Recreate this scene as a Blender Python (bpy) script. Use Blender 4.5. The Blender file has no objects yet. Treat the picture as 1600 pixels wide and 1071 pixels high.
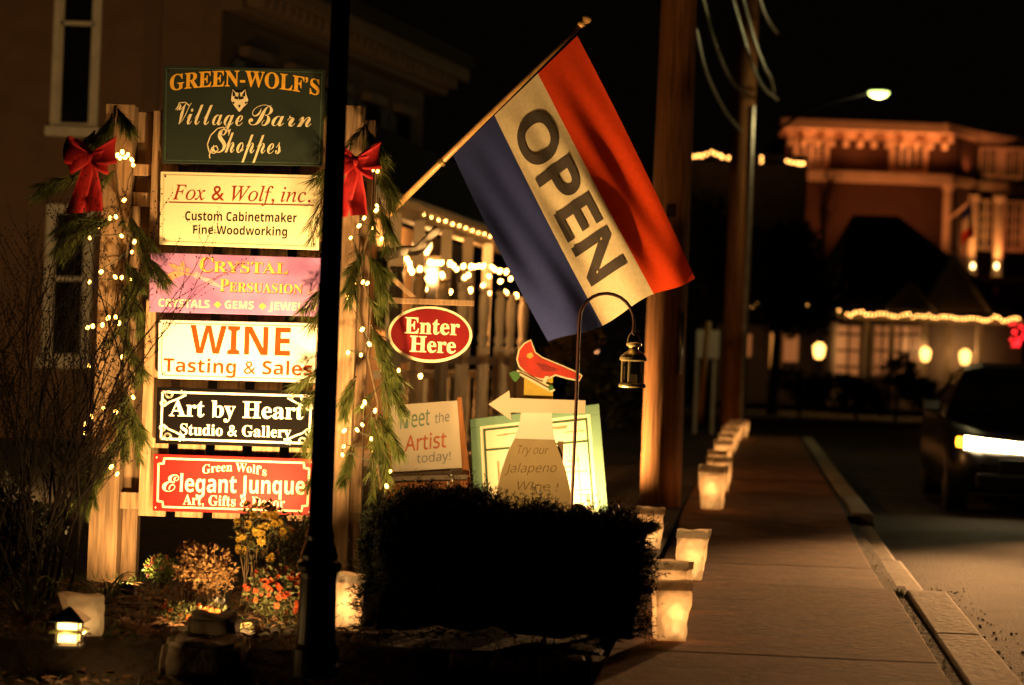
import bpy, bmesh, math, random
from mathutils import Vector, Matrix, noise
random.seed(7)
sc = bpy.context.scene
COL = sc.collection
# ------------------------------------------------------------------ camera
F, H, ROLL, PITCH = 3390.0, 1.14, math.radians(2.2), math.radians(.39)
cf = Vector((0, math.cos(PITCH), math.sin(PITCH)))
u0 = Vector((0, -math.sin(PITCH), math.cos(PITCH)))
r0 = Vector((1, 0, 0))
cR = math.cos(ROLL)*r0 + math.sin(ROLL)*u0
cU = -math.sin(ROLL)*r0 + math.cos(ROLL)*u0
cam = bpy.data.cameras.new('camera')
cam.sensor_width = 23.6
cam.lens = F*23.6/1600
cam.clip_start, cam.clip_end = .1, 500
cam.dof.use_dof = True
cam.dof.focus_distance = 10.3
cam.dof.aperture_fstop = 1.3
cam.dof.aperture_blades = 9
cam_o = bpy.data.objects.new('camera', cam)
cam_o.matrix_world = Matrix(((cR.x, cU.x, -cf.x, 0), (cR.y, cU.y, -cf.y, 0), (cR.z, cU.z, -cf.z, H), (0, 0, 0, 1)))
COL.objects.link(cam_o)
sc.camera = cam_o
# ------------------------------------------------------------------ world, exposure
w = bpy.data.worlds.new("World"); sc.world = w; w.use_nodes = True
bg = w.node_tree.nodes['Background']
bg.inputs[0].default_value = (1, .68, .42, 1)
bg.inputs[1].default_value = .0011
sc.view_settings.view_transform = 'Standard'
sc.view_settings.look = 'None'
sc.view_settings.exposure = 0
sc.view_settings.gamma = 1
sc.render.engine = 'CYCLES'
sc.cycles.use_denoising = True
sc.cycles.max_bounces = 6
sc.cycles.diffuse_bounces = 3
sc.cycles.glossy_bounces = 3
sc.cycles.transmission_bounces = 5
sc.cycles.transparent_max_bounces = 8
sc.cycles.sample_clamp_indirect = 4
sc.cycles.caustics_reflective = False
sc.cycles.caustics_refractive = False
# light colours
WARM = (1, .57, .19)
CANDLE = (1, .40, .105)

def ray(px, py): return cf + cR*((px-800)/F) + cU*((535.5-py)/F)
def P(px, py, Y):
    v = ray(px, py); v = v*(Y/v.y); v.z += H; return v
def G(px, py, z=0.0):
    v = ray(px, py); v = v*((z-H)/v.z); v.z += H; return v
U = random.uniform
def V(*a): return Vector(a)
STREET = Vector((math.sin(math.radians(6.45)), math.cos(math.radians(6.45)), 0))

# ------------------------------------------------------------------ materials
def M(name, col, rough=.75, var=.25, scale=12, bump=0.0, metal=0.0, stretch=(1, 1, 1), trans=0.0, spec=.4, bscale=None, detail=4, col2=None, coat=0):
    m = bpy.data.materials.new(name); m.use_nodes = True
    nt = m.node_tree; b = nt.nodes['Principled BSDF']; out = nt.nodes['Material Output']
    tc = nt.nodes.new('ShaderNodeTexCoord'); mp = nt.nodes.new('ShaderNodeMapping')
    mp.inputs['Scale'].default_value = stretch
    nt.links.new(tc.outputs['Object'], mp.inputs[0])
    nz = nt.nodes.new('ShaderNodeTexNoise'); nz.inputs['Scale'].default_value = scale; nz.inputs['Detail'].default_value = detail
    nt.links.new(mp.outputs[0], nz.inputs['Vector'])
    mx = nt.nodes.new('ShaderNodeMix'); mx.data_type = 'RGBA'
    c2 = col2 or [min(1, c*(1+var)) for c in col]
    mx.inputs[6].default_value = [c*(1-var) for c in col] + [1]
    mx.inputs[7].default_value = list(c2) + [1]
    rm = nt.nodes.new('ShaderNodeMapRange'); rm.inputs[1].default_value = .3; rm.inputs[2].default_value = .7
    nt.links.new(nz.outputs['Fac'], rm.inputs[0])
    nt.links.new(rm.outputs[0], mx.inputs[0])
    nt.links.new(mx.outputs[2], b.inputs['Base Color'])
    b.inputs['Roughness'].default_value = rough
    b.inputs['Metallic'].default_value = metal
    b.inputs['Specular IOR Level'].default_value = spec
    if coat: b.inputs['Coat Weight'].default_value = coat
    if bump:
        bp = nt.nodes.new('ShaderNodeBump'); bp.inputs['Strength'].default_value = 1; bp.inputs['Distance'].default_value = bump
        n2 = nz
        if bscale:
            n2 = nt.nodes.new('ShaderNodeTexNoise'); n2.inputs['Scale'].default_value = bscale; n2.inputs['Detail'].default_value = 5
            nt.links.new(mp.outputs[0], n2.inputs['Vector'])
        nt.links.new(n2.outputs['Fac'], bp.inputs['Height'])
        nt.links.new(bp.outputs[0], b.inputs['Normal'])
    if trans:
        tr = nt.nodes.new('ShaderNodeBsdfTranslucent')
        nt.links.new(mx.outputs[2], tr.inputs[0])
        ms = nt.nodes.new('ShaderNodeMixShader'); ms.inputs[0].default_value = trans
        nt.links.new(b.outputs[0], ms.inputs[1]); nt.links.new(tr.outputs[0], ms.inputs[2])
        nt.links.new(ms.outputs[0], out.inputs[0])
    return m
def EM(name, col, s, sample=True):
    m = bpy.data.materials.new(name); m.use_nodes = True
    nt = m.node_tree; b = nt.nodes['Principled BSDF']
    b.inputs['Base Color'].default_value = (.3, .25, .2, 1)
    nz = nt.nodes.new('ShaderNodeTexNoise'); nz.inputs['Scale'].default_value = 6
    mr = nt.nodes.new('ShaderNodeMapRange'); mr.inputs[3].default_value = s*.8; mr.inputs[4].default_value = s*1.2
    nt.links.new(nz.outputs['Fac'], mr.inputs[0]); nt.links.new(mr.outputs[0], b.inputs['Emission Strength'])
    b.inputs['Emission Color'].default_value = (*col, 1)
    if not sample: m.cycles.emission_sampling = 'NONE'
    return m
def glass(name, col=(.9, .95, .9), rough=.02):
    m = bpy.data.materials.new(name); m.use_nodes = True
    nt = m.node_tree; out = nt.nodes['Material Output']
    t = nt.nodes.new('ShaderNodeBsdfTransparent'); t.inputs[0].default_value = (*col, 1)
    g = nt.nodes.new('ShaderNodeBsdfGlossy'); g.inputs['Roughness'].default_value = rough
    fr = nt.nodes.new('ShaderNodeFresnel'); fr.inputs[0].default_value = 1.5
    ms = nt.nodes.new('ShaderNodeMixShader')
    nt.links.new(fr.outputs[0], ms.inputs[0]); nt.links.new(t.outputs[0], ms.inputs[1]); nt.links.new(g.outputs[0], ms.inputs[2])
    nt.links.new(ms.outputs[0], out.inputs[0])
    return m

WOODS = (14, 14, .9)
m_post = M('weathered_cedar', (.20, .125, .07), .8, .4, 5, .003, stretch=WOODS, detail=6)
m_slat = M('cedar_slat', (.27, .17, .095), .8, .45, 5, .003, stretch=WOODS, detail=6)
m_pole = M('flag_pole_wood', (.45, .26, .1), .35, .3, 30, spec=.5)
m_upole = M('utility_pole_wood', (.30, .125, .045), .85, .5, 4, .012, stretch=(9, 9, .5), detail=7)
m_black = M('black_gloss_paint', (.008, .008, .008), .35, .3, 30, .0004, spec=.4)
m_iron = M('wrought_iron', (.03, .009, .007), .6, .3, 60, .0006, spec=.25)
m_white = M('white_trim_paint', (.62, .57, .5), .6, .12, 8, .001)
m_fence = M('fence_board_paint', (.62, .54, .45), .7, .22, 6, .002, stretch=(6, 6, .8))
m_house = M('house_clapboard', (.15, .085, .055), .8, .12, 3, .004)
m_dark = M('dark_window_glass', (.008, .008, .01), .12, .3, 3, spec=.6)
m_shutter = M('dark_shutter_paint', (.012, .014, .012), .5, .3, 9)
m_roof = M('dark_shingle', (.02, .017, .015), .9, .4, 14, .01)
m_cord = M('green_light_cord', (.01, .02, .008), .6, .2, 40)
m_needle = M('pine_needle', (.06, .085, .018), .5, .4, 9, trans=.3, col2=(.12, .145, .035))
m_twig = M('pine_twig', (.08, .05, .025), .9, .3, 40)
m_bow = M('red_velvet', (.27, .006, .008), .75, .3, 25, .001, spec=.2)
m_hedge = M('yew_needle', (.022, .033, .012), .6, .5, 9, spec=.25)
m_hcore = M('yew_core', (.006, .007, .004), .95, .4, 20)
m_bark = M('bare_twig', (.016, .010, .007), .85, .3, 30)
m_soil = M('garden_soil', (.035, .024, .016), .95, .5, 9, .03, bscale=22)
m_grass = M('daylily_leaf', (.05, .075, .02), .5, .4, 10, trans=.3)
m_litter = M('fallen_leaf', (.13, .065, .028), .8, .6, 25, trans=.15)
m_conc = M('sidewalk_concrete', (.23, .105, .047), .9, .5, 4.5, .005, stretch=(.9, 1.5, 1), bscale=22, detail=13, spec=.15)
m_kerb = M('kerb_concrete', (.36, .30, .23), .85, .25, 6, .01, bscale=24, detail=8)
m_asph = M('asphalt', (.052, .042, .035), .9, .4, 1.3, .014, bscale=42, detail=9, spec=.15)
m_lawn = M('far_lawn', (.05, .045, .018), .95, .45, 2, .05, bscale=16)
m_rock = M('field_stone', (.16, .125, .095), .85, .4, 7, .015, bscale=16)
m_brick = M('edging_paver', (.15, .09, .065), .85, .4, 12, .008, bscale=40)
m_paper = M('luminaria_paper', (.82, .78, .70), .8, .06, 22, .0016, trans=.55, spec=.2, bscale=26)
m_cuff = M('luminaria_cuff_paper', (.62, .57, .5), .8, .08, 22, .0012, trans=.3, spec=.2, bscale=30)
m_wax = M('candle_wax', (.7, .65, .55), .5, .05, 20, trans=.4)
m_flame = EM('candle_flame', (1, .6, .2), 30, False)
m_bulb = EM('fairy_bulb', (1, .40, .065), 18)
m_bulb_far = EM('distant_bulb', (1, .42, .09), 11)
m_cream = M('cream_sign_paint', (.74, .67, .47), .55, .09, 3, spec=.12)
m_whites = M('white_sign_paint', (.82, .79, .70), .5, .03, 5, spec=.12)
m_green = M('green_sign_paint', (.022, .031, .025), .55, .12, 6, spec=.12)
m_pink = M('pink_sign_print', (.34, .14, .40), .5, .2, 5, col2=(.46, .24, .52), detail=2, spec=.12)
m_blacks = M('black_sign_paint', (.003, .002, .002), .5, .2, 5, spec=.05)
m_reds = M('red_sign_paint', (.23, .007, .007), .45, .06, 5, spec=.12)
m_gold = M('gold_lettering', (.75, .40, .05), .5, .12, 40, spec=.12)
m_goldp = M('ochre_lettering', (.62, .42, .10), .5, .15, 40, spec=.12)
m_lcream = M('cream_lettering', (.72, .64, .44), .5, .08, 40, spec=.12)
m_lorange = M('orange_lettering', (.36, .045, .005), .5, .06, 30, spec=.12)
m_lbrown = M('brown_red_lettering', (.22, .03, .01), .5, .2, 30, spec=.12)
m_lblack = M('black_lettering', (.012, .010, .008), .5, .2, 30, spec=.12)

# ------------------------------------------------------------------ mesh helpers
class MB:
    def __init__(s): s.v = []; s.f = []; s.m = []
    def add(s, vs, fs, mi=0):
        n = len(s.v); s.v += [Vector(x) for x in vs]
        s.f += [tuple(i+n for i in f) for f in fs]; s.m += [mi]*len(fs); return s
    def hexa(s, a, mi=0):   # 8 corners: bottom 4 (ccw), top 4
        return s.add(a, [(3, 2, 1, 0), (4, 5, 6, 7), (0, 1, 5, 4), (1, 2, 6, 5), (2, 3, 7, 6), (3, 0, 4, 7)], mi)
    def box(s, x0, x1, y0, y1, z0, z1, mi=0):
        return s.hexa([(x0, y0, z0), (x1, y0, z0), (x1, y1, z0), (x0, y1, z0), (x0, y0, z1), (x1, y0, z1), (x1, y1, z1), (x0, y1, z1)], mi)
    def obox(s, c, ax, ay, az, hx, hy, hz, mi=0):   # oriented box
        c = Vector(c); X = ax*hx; Y = ay*hy; Z = az*hz
        return s.hexa([c-X-Y-Z, c+X-Y-Z, c+X+Y-Z, c-X+Y-Z, c-X-Y+Z, c+X-Y+Z, c+X+Y+Z, c-X+Y+Z], mi)
    def beam(s, a, b, h, d, mi=0):     # bar from a to b, height h (vertical), depth d behind
        a = Vector(a); b = Vector(b); t = (b-a); t.normalize()
        n = Vector((-t.y, t.x, 0));
        if n.length < 1e-6: n = Vector((0, 1, 0))
        n.normalize()
        up = n.cross(t)*-1
        if up.z < 0: up = -up
        A = [a-up*h/2, b-up*h/2, b-up*h/2+n*d, a-up*h/2+n*d, a+up*h/2, b+up*h/2, b+up*h/2+n*d, a+up*h/2+n*d]
        return s.hexa(A, mi)
    def prism(s, poly, d, mi=0):       # list of front 3D points (ccw seen from -Y), depth vector d
        n = len(poly); d = Vector(d)
        vs = [Vector(p) for p in poly] + [Vector(p)+d for p in poly]
        fs = [tuple(range(n)), tuple(range(2*n-1, n-1, -1))] + [((i+1) % n, i, i+n, (i+1) % n+n) for i in range(n)]
        return s.add(vs, fs, mi)
    def tube(s, pts, rad, n=8, mi=0, cap=True):
        pts = [Vector(p) for p in pts]
        if not isinstance(rad, (list, tuple)): rad = [rad]*len(pts)
        k = len(s.v); pn = None
        for i, p in enumerate(pts):
            t = (pts[min(i+1, len(pts)-1)]-pts[max(i-1, 0)])
            if t.length < 1e-9: t = Vector((0, 0, 1))
            t.normalize()
            if pn is None: a = t.orthogonal()
            else: a = pn-t*pn.dot(t)
            if a.length < 1e-6: a = t.orthogonal()
            a.normalize(); pn = a; b = t.cross(a)
            for j in range(n):
                q = 2*math.pi*j/n
                s.v.append(p+(a*math.cos(q)+b*math.sin(q))*rad[i])
        for i in range(len(pts)-1):
            for j in range(n):
                s.f.append((k+i*n+j, k+i*n+(j+1) % n, k+(i+1)*n+(j+1) % n, k+(i+1)*n+j)); s.m.append(mi)
        if cap:
            s.f.append(tuple(k+j for j in range(n-1, -1, -1))); s.m.append(mi)
            e = k+(len(pts)-1)*n
            s.f.append(tuple(e+j for j in range(n))); s.m.append(mi)
        return s
    def lathe(s, c, prof, n=24, mi=0, sq=None):  # prof: (r,z)
        c = Vector(c); k = len(s.v)
        for r, z in prof:
            for j in range(n):
                q = 2*math.pi*(j+.5)/n
                s.v.append(c+Vector((r*math.cos(q), r*math.sin(q), z)))
        for i in range(len(prof)-1):
            for j in range(n):
                s.f.append((k+i*n+j, k+i*n+(j+1) % n, k+(i+1)*n+(j+1) % n, k+(i+1)*n+j)); s.m.append(mi)
        s.f.append(tuple(k+j for j in range(n-1, -1, -1))); s.m.append(mi)
        e = k+(len(prof)-1)*n
        s.f.append(tuple(e+j for j in range(n))); s.m.append(mi)
        return s
    def blade(s, a, b, wd, side=None, mi=0):  # thin tapering leaf
        a = Vector(a); b = Vector(b); t = b-a
        sd = side if side is not None else t.cross(Vector((U(-1, 1), U(-1, 1), U(-1, 1))))
        if sd.length < 1e-9: sd = Vector((1, 0, 0))
        sd = sd.normalized()*wd/2
        m_ = a+t*.45
        return s.add([a-sd*.5, a+sd*.5, m_+sd, m_-sd, b], [(0, 1, 2, 3), (3, 2, 4)], mi)
    def ball(s, c, r, mi=0, n=8, m=5, sz=1.0):
        c = Vector(c)
        pr = [(r*math.sin(math.pi*(i+.02)/(m+.04))+1e-5, -r*sz*math.cos(math.pi*i/m)) for i in range(m+1)]
        return s.lathe(c, pr, n, mi)

WL = {}
def origin(mb):
    xs = [v.x for v in mb.v]; ys = [v.y for v in mb.v]; zs = [v.z for v in mb.v]
    return Vector(((min(xs)+max(xs))/2, (min(ys)+max(ys))/2, min(zs)))
def obj(name, mb, mats, parent=None, loc=None, smooth=False, bevel=0):
    if not isinstance(mats, (list, tuple)): mats = [mats]
    o_ = Vector(loc) if loc is not None else (origin(mb) if parent is None else WL[parent.name].copy())
    me = bpy.data.meshes.new(name)
    me.from_pydata([tuple(v-o_) for v in mb.v], [], mb.f)
    for m in mats: me.materials.append(m)
    me.polygons.foreach_set('material_index', mb.m)
    if smooth: me.polygons.foreach_set('use_smooth', [True]*len(me.polygons))
    me.update()
    o = bpy.data.objects.new(name, me); COL.objects.link(o)
    if parent is not None:
        o.parent = parent; o.location = o_-WL[parent.name]
    else: o.location = o_
    WL[o.name] = o_
    if bevel:
        b = o.modifiers.new('bevel', 'BEVEL'); b.width = bevel; b.segments = 2; b.limit_method = 'ANGLE'
    return o
def tag(o, label, cat, group=None):
    o['label'] = label; o['category'] = cat
    if group: o['group'] = group
    return o
def thing(name, label, cat, loc, group=None):
    o = bpy.data.objects.new(name, None); COL.objects.link(o); o.location = loc; o.empty_display_size = .1
    WL[o.name] = Vector(loc)
    return tag(o, label, cat, group)
def struct(name, mb, mats, **k):
    o = obj(name, mb, mats, **k); o['kind'] = 'structure'; return o
def stuff(name, mb, mats, **k):
    o = obj(name, mb, mats, **k); o['kind'] = 'stuff'; return o
def lamp(name, kind, loc, power, col, parent=None, aim=None, size=None, blend=.5, radius=.03):
    l = bpy.data.lights.new(name, kind); l.energy = power; l.color = col; l.shadow_soft_size = radius
    if kind == 'SPOT': l.spot_size = math.radians(size); l.spot_blend = blend
    o = bpy.data.objects.new(name, l); COL.objects.link(o)
    loc = Vector(loc)
    if aim is not None: o.rotation_euler = (Vector(aim)-loc).to_track_quat('-Z', 'Y').to_euler()
    if parent is not None: o.parent = parent; o.location = loc-WL[parent.name]
    else: o.location = loc
    return o
def copy_tree(o, parent=None):
    c = o.copy(); COL.objects.link(c); WL[c.name] = WL.get(o.name, Vector()).copy()
    if parent is not None: c.parent = parent
    for ch in list(o.children): copy_tree(ch, c)
    return c

# ------------------------------------------------------------------ lettering
EXC = {'script': {}, 'serif': {}, 'italic': {'h': '\u210e'}, 'bolditalic': {}, 'bold': {}, 'sans': {}, 'mono': {}}
BASE = {'script': (0x1D4D0, 0x1D4EA), 'serif': (0x1D400, 0x1D41A), 'italic': (0x1D434, 0x1D44E), 'bolditalic': (0x1D468, 0x1D482), 'bold': (0x1D5D4, 0x1D5EE), 'sans': (0x1D5A0, 0x1D5BA)}
def conv(s, st):
    if st not in BASE: return s
    Uc, Lc = BASE[st]; o = ''
    for c in s:
        if c in EXC[st]: o += EXC[st][c]
        elif 'A' <= c <= 'Z': o += chr(Uc+ord(c)-65)
        elif 'a' <= c <= 'z': o += chr(Lc+ord(c)-97)
        else: o += c
    return o
CAPH = {}
def text2d(body, st, off=0):
    c = bpy.data.curves.new('lettering', 'FONT'); c.body = conv(body, st); c.size = 1; c.resolution_u = 4; c.offset = off
    o = bpy.data.objects.new('lettering_source', c); COL.objects.link(o)
    bpy.context.view_layer.update()
    me = bpy.data.meshes.new_from_object(o.evaluated_get(bpy.context.evaluated_depsgraph_get()))
    vs = [(v.co.x, v.co.y) for v in me.vertices]; fs = [tuple(p.vertices) for p in me.polygons]
    bpy.data.objects.remove(o); bpy.data.curves.remove(c); bpy.data.meshes.remove(me)
    return vs, fs
def caph(st):
    if st not in CAPH: CAPH[st] = max(y for x, y in text2d('E', st)[0])
    return CAPH[st]
def norm_text(body, st, off=0):
    vs, fs = text2d(body, st, off); ch = caph(st)
    x0 = min(x for x, y in vs); x1 = max(x for x, y in vs)
    return [((x-x0)/(x1-x0), y/ch) for x, y in vs], fs
def put_text(mb, body, st, bl, br, cap, Y, arch=0, off=0, lean=.037, slant=0, mi=0):
    vs, fs = norm_text(body, st, off); out = []
    for u, v in vs:
        px = bl[0]+(br[0]-bl[0])*u+(lean+slant)*cap*v
        py = bl[1]+(br[1]-bl[1])*u-cap*v-arch*(1-(2*u-1)**2)
        out.append(P(px, py, Y))
    mb.add(out, fs, mi); return mb
def letter(parent, mat, Y, *rows):
    for r in rows:
        mb = MB(); put_text(mb, *r[:5], Y, **(r[5] if len(r) > 5 else {}))
        obj('lettering', mb, mat, parent)
def polypx(mb, pts, Y, d=.0015, mi=0):
    return mb.prism([P(x, y, Y) for x, y in pts], (0, d, 0), mi)
def linepx(mb, pts, wpx, Y, mi=0, closed=False):
    s = Y/F; q = [P(x, y, Y) for x, y in pts]
    if closed: q.append(q[0])
    for a, b in zip(q, q[1:]):
        t = (b-a).normalized(); n = Vector((-t.z, 0, t.x))*wpx*s/2
        e = t*wpx*s*.3
        mb.add([a-e-n, b+e-n, b+e+n, a-e+n], [(0, 1, 2, 3)], mi)
    return mb
def quad_lerp(c, u, v):   # corners TL,TR,BR,BL pixels
    tl, tr, br, bl = c
    x = (tl[0]*(1-u)+tr[0]*u)*(1-v)+(bl[0]*(1-u)+br[0]*u)*v
    y = (tl[1]*(1-u)+tr[1]*u)*(1-v)+(bl[1]*(1-u)+br[1]*u)*v
    return x, y
def bpx(mb, cx, cy, wd, h, Y, d, mi=0):
    c = P(cx, cy, Y); s = Y/F
    return mb.box(c.x-wd*s/2, c.x+wd*s/2, Y, Y+d, c.z-h*s/2, c.z+h*s/2, mi)

# ================================================================== SETTING
def xl(Y): return .47+.113*(Y-8.9)
def xr(Y): return 1.80+.113*(Y-9.25)
# road: one sheet to the horizon
mb = MB(); mb.add([(-160, -20, -.14), (220, -20, -.14), (220, 380, -.14), (-160, 380, -.14)], [(0, 1, 2, 3)])
struct('road', mb, m_asph, loc=(0, 0, -.14))
# garden ground left of the sidewalk, a gently rolling grid with the bed edge dropping to the front
mb = MB(); nx, ny = 90, 110
for j in range(ny+1):
    Y = 5+(j/ny)**1.6*36
    for i in range(nx+1):
        t = (i/nx); X = xl(Y)-.012-(1-t)**2.0*26
        z = noise.noise(Vector((X*2.1, Y*2.1, 0)))*.02+noise.noise(Vector((X*7, Y*7, 3)))*.012-.012
        k = max(0, min(1, (8.28-Y)/.12)); z -= .13*k
        if t > .985: z = min(z, -.02)-.01
        mb.v.append(Vector((X, Y, z)))
for j in range(ny):
    for i in range(nx):
        a = j*(nx+1)+i; mb.f.append((a, a+1, a+nx+2, a+nx+1)); mb.m.append(0)
struct('garden_ground', mb, m_soil, loc=(0, 0, 0), smooth=True)
# sidewalk slabs
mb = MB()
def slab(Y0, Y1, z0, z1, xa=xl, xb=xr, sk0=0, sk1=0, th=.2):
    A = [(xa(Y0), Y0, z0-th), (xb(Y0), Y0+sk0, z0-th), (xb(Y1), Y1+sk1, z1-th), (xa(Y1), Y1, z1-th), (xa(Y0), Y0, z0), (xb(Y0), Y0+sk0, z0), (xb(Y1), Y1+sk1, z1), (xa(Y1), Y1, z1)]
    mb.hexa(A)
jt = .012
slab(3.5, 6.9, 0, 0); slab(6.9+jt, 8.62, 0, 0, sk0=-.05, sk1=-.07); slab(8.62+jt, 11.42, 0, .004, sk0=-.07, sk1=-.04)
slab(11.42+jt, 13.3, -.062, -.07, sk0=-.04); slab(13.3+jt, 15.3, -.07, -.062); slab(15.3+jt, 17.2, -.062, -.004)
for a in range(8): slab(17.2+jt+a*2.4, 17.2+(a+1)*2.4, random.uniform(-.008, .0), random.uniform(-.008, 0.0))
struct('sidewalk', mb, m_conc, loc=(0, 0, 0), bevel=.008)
# soil filled joint between sidewalk and kerb
mb = MB()
for k in range(60):
    Y0 = 4+k*.55; Y1 = Y0+.55; zz = -.075 if 11.3 < Y0 < 17.2 else -.012
    wig0 = .012*noise.noise(Vector((Y0*3, 0, 0))); wig1 = .012*noise.noise(Vector((Y1*3, 0, 0)))
    mb.add([(xr(Y0)-.01, Y0, zz), (xr(Y0)+.09+wig0, Y0, zz), (xr(Y1)+.09+wig1, Y1, zz), (xr(Y1)-.01, Y1, zz)], [(0, 1, 2, 3)])
struct('soil_joint', mb, m_soil, loc=(0, 0, 0))
# kerb
mb = MB()
def kerb(Y0, Y1, z0, z1, a=.055, wd=.18):
    pts = []
    for Y, z in ((Y0, z0), (Y1, z1)):
        x = xr(Y)+a
        pts.append([Vector((x, Y, -.3)), Vector((x, Y, z)), Vector((x+wd-.03, Y, z)), Vector((x+wd-.008, Y, z-.010)), Vector((x+wd, Y, z-.035)), Vector((x+wd+.02, Y, -.3))])
    n = 6; vs = pts[0]+pts[1]
    mb.add(vs, [tuple(range(n)), tuple(range(2*n-1, n-1, -1))]+[((i+1) % n, i, i+n, (i+1) % n+n) for i in range(n)])
kerb(3.5, 7.0, 0, 0, .06, .23); kerb(7.01, 9.55, 0, 0, .07, .23); kerb(9.565, 11.36, 0, .004, .07, .23)
kerb(11.375, 14.3, -.085, -.10, .06, .2); kerb(14.31, 17.35, -.10, -.095, .05, .18)
kerb(17.36, 21.5, 0, 0); kerb(21.51, 26, 0, 0); kerb(26.01, 31, 0, 0); kerb(31.01, 36.4, 0, 0)
struct('kerb', mb, m_kerb, loc=(0, 0, 0), bevel=.014)
# far verge beyond the crossing street
mb = MB(); mb.add([(-70, 53, -.09), (90, 51.5, -.09), (90, 140, -.05), (-70, 140, -.05)], [(0, 1, 2, 3)])
mb.box(-70, 90, 51.2, 51.5, -.3, -.06)
struct('far_lawn', mb, m_lawn, loc=(0, 53, -.1))

# ================================================================== VILLAGE SIGN
YS = 10.36
stand = thing('sign_stand', 'weathered cedar sign stand of paired posts and vertical slats behind the stacked shop signs', 'sign stand', P(370, 905, 10.5))
def postpx(xt0, xt1, yt, xb0, xb1, yb, Y, d):
    m_ = MB(); a = P(xt0, yt, Y); b = P(xt1, yt+1, Y); c = P(xb1, yb, Y); e = P(xb0, yb, Y)
    z1 = a.z; wd = b.x-a.x
    m_.box(e.x, e.x+wd, Y, Y+d, -.1, z1); return m_
for args in ((133, 178, 160, 135, 185, 905, 10.42, .14), (181, 205, 173, 187, 210, 905, 10.54, .09), (524, 568, 163, 497, 541, 880, 10.42, .14), (569, 587, 187, 542, 560, 880, 10.54, .09)):
    obj('post', postpx(*args), m_post, stand, bevel=.004)
def leanx(x, y0, y): return x-(y-y0)*.037
for y, h in ((270, 18), (316, 22), (787, 26)):
    mb = MB(); a = P(leanx(186, 260, y), y-6, 10.47); b = P(leanx(560, 260, y), y+8, 10.47)
    mb.beam(a, b, h/325, .035); obj('rail', mb, m_slat, stand, bevel=.003)
for i in range(5):
    x0 = 237+58*i; x1 = x0+(43 if i else 16)
    if i == 0: x0, x1 = 237, 280
    mb = MB(); yt = 172+random.uniform(-2, 2)
    a = P(leanx(x0, 260, yt), yt+i, 10.42); b = P(leanx(x1, 260, yt), yt+i, 10.42); c = P(leanx(x0, 260, 808), 806+i*2, 10.42)
    mb.box(a.x, b.x, 10.42, 10.445, c.z, a.z); obj('slat', mb, m_slat, stand, bevel=.003)

def board(label, corners, mat, Y=YS, th=.02, edge=None, group='shop signs stacked on the cedar stand', name='shop_sign'):
    cs = [P(x, y, Y) for x, y in corners]
    t = thing(name, label, 'sign', ((cs[2]+cs[3])/2), group)
    mb = MB(); mb.prism([cs[3], cs[2], cs[1], cs[0]], (0, th, 0))
    obj('board', mb, mat, t, bevel=.002)
    return t
def screws(t, c, Y, ins=.03, n=4):
    mb = MB()
    for u, v in ((.03, .07), (.97, .07), (.03, .93), (.97, .93))[:n]:
        x, y = quad_lerp(c, u, v); p = P(x, y, Y)
        mb.lathe(p, [(.004, -.004), (.004, .004)], 8)
    mb.v = [Vector((v.x, v.y, v.z)) for v in mb.v]
    obj('screw', mb, m_iron, t)
def frame_line(t, mat, c, ins_u, ins_v, wpx, Y, notch=0):
    mb = MB()
    L = lambda u, v: quad_lerp(c, u, v)
    a, b = ins_u, ins_v
    if notch:
        n_u = notch; n_v = notch*(c[1][0]-c[0][0])/(c[3][1]-c[0][1])
        pts = [L(a+n_u, b), L(1-a-n_u, b), L(1-a-n_u*.9, b+n_v*.9), L(1-a, b+n_v), L(1-a, 1-b-n_v), L(1-a-n_u*.9, 1-b-n_v*.9), L(1-a-n_u, 1-b), L(a+n_u, 1-b), L(a+n_u*.9, 1-b-n_v*.9), L(a, 1-b-n_v), L(a, b+n_v), L(a+n_u*.9, b+n_v*.9)]
    else: pts = [L(a, b), L(1-a, b), L(1-a, 1-b), L(a, 1-b)]
    linepx(mb, pts, wpx, Y, closed=True)
    return obj('border_line', mb, mat, t)
YT = YS-.0009
# 1 green sign
c = [(256, 102), (508, 109), (503, 260), (253, 255)]
t = board("dark green sign reading Green-Wolf's Village Barn Shoppes, topmost of the stack", c, m_green, th=.03)
frame_line(t, M('green_edge_paint', (.05, .085, .05), .6, .3, 20), c, .018, .03, 1.2, YT)
letter(t, m_gold, YT, ("GREEN-WOLF’S", 'serif', (265, 142), (499, 149.5), 24, dict(arch=10.5, off=.008)))
letter(t, m_lcream, YT-.001, ('Village', 'script', (273, 194), (379, 197), 34, dict(off=-.004)), ('Barn', 'script', (388, 196), (486, 199), 33, dict(off=-.004)), ('S', 'italic', (330, 238), (355, 238.5), 36, dict(slant=.12)), ('hoppes', 'script', (351, 238.5), (439, 241), 34, dict(off=-.004)))
mb = MB()
for sw in ([(352, 204), (349, 199), (340, 201), (329, 212), (324, 226), (327, 238), (335, 240), (341, 234), (338, 228), (331, 231), (327, 243), (328, 247)], [(277, 172), (280, 161), (290, 160), (296, 166)]): linepx(mb, sw, 1.6, YT-.0013)
obj('swash_line', mb, m_lcream, t)
mb = MB(); W = lambda pts, dy, mi: polypx(mb, [(374+x*1.0, 155.5+y) for x, y in pts], YT-dy, .001, mi)
W([(-14.5, 1), (-13, -8), (-11.5, -19), (-6, -13), (-1, -12.5), (4, -13), (11, -18.5), (12.5, -8), (16, 1), (14, 8), (8, 13), (3, 20), (0, 22), (-3, 19), (-8, 13), (-13, 7)][::-1], .001, 1)
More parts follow.
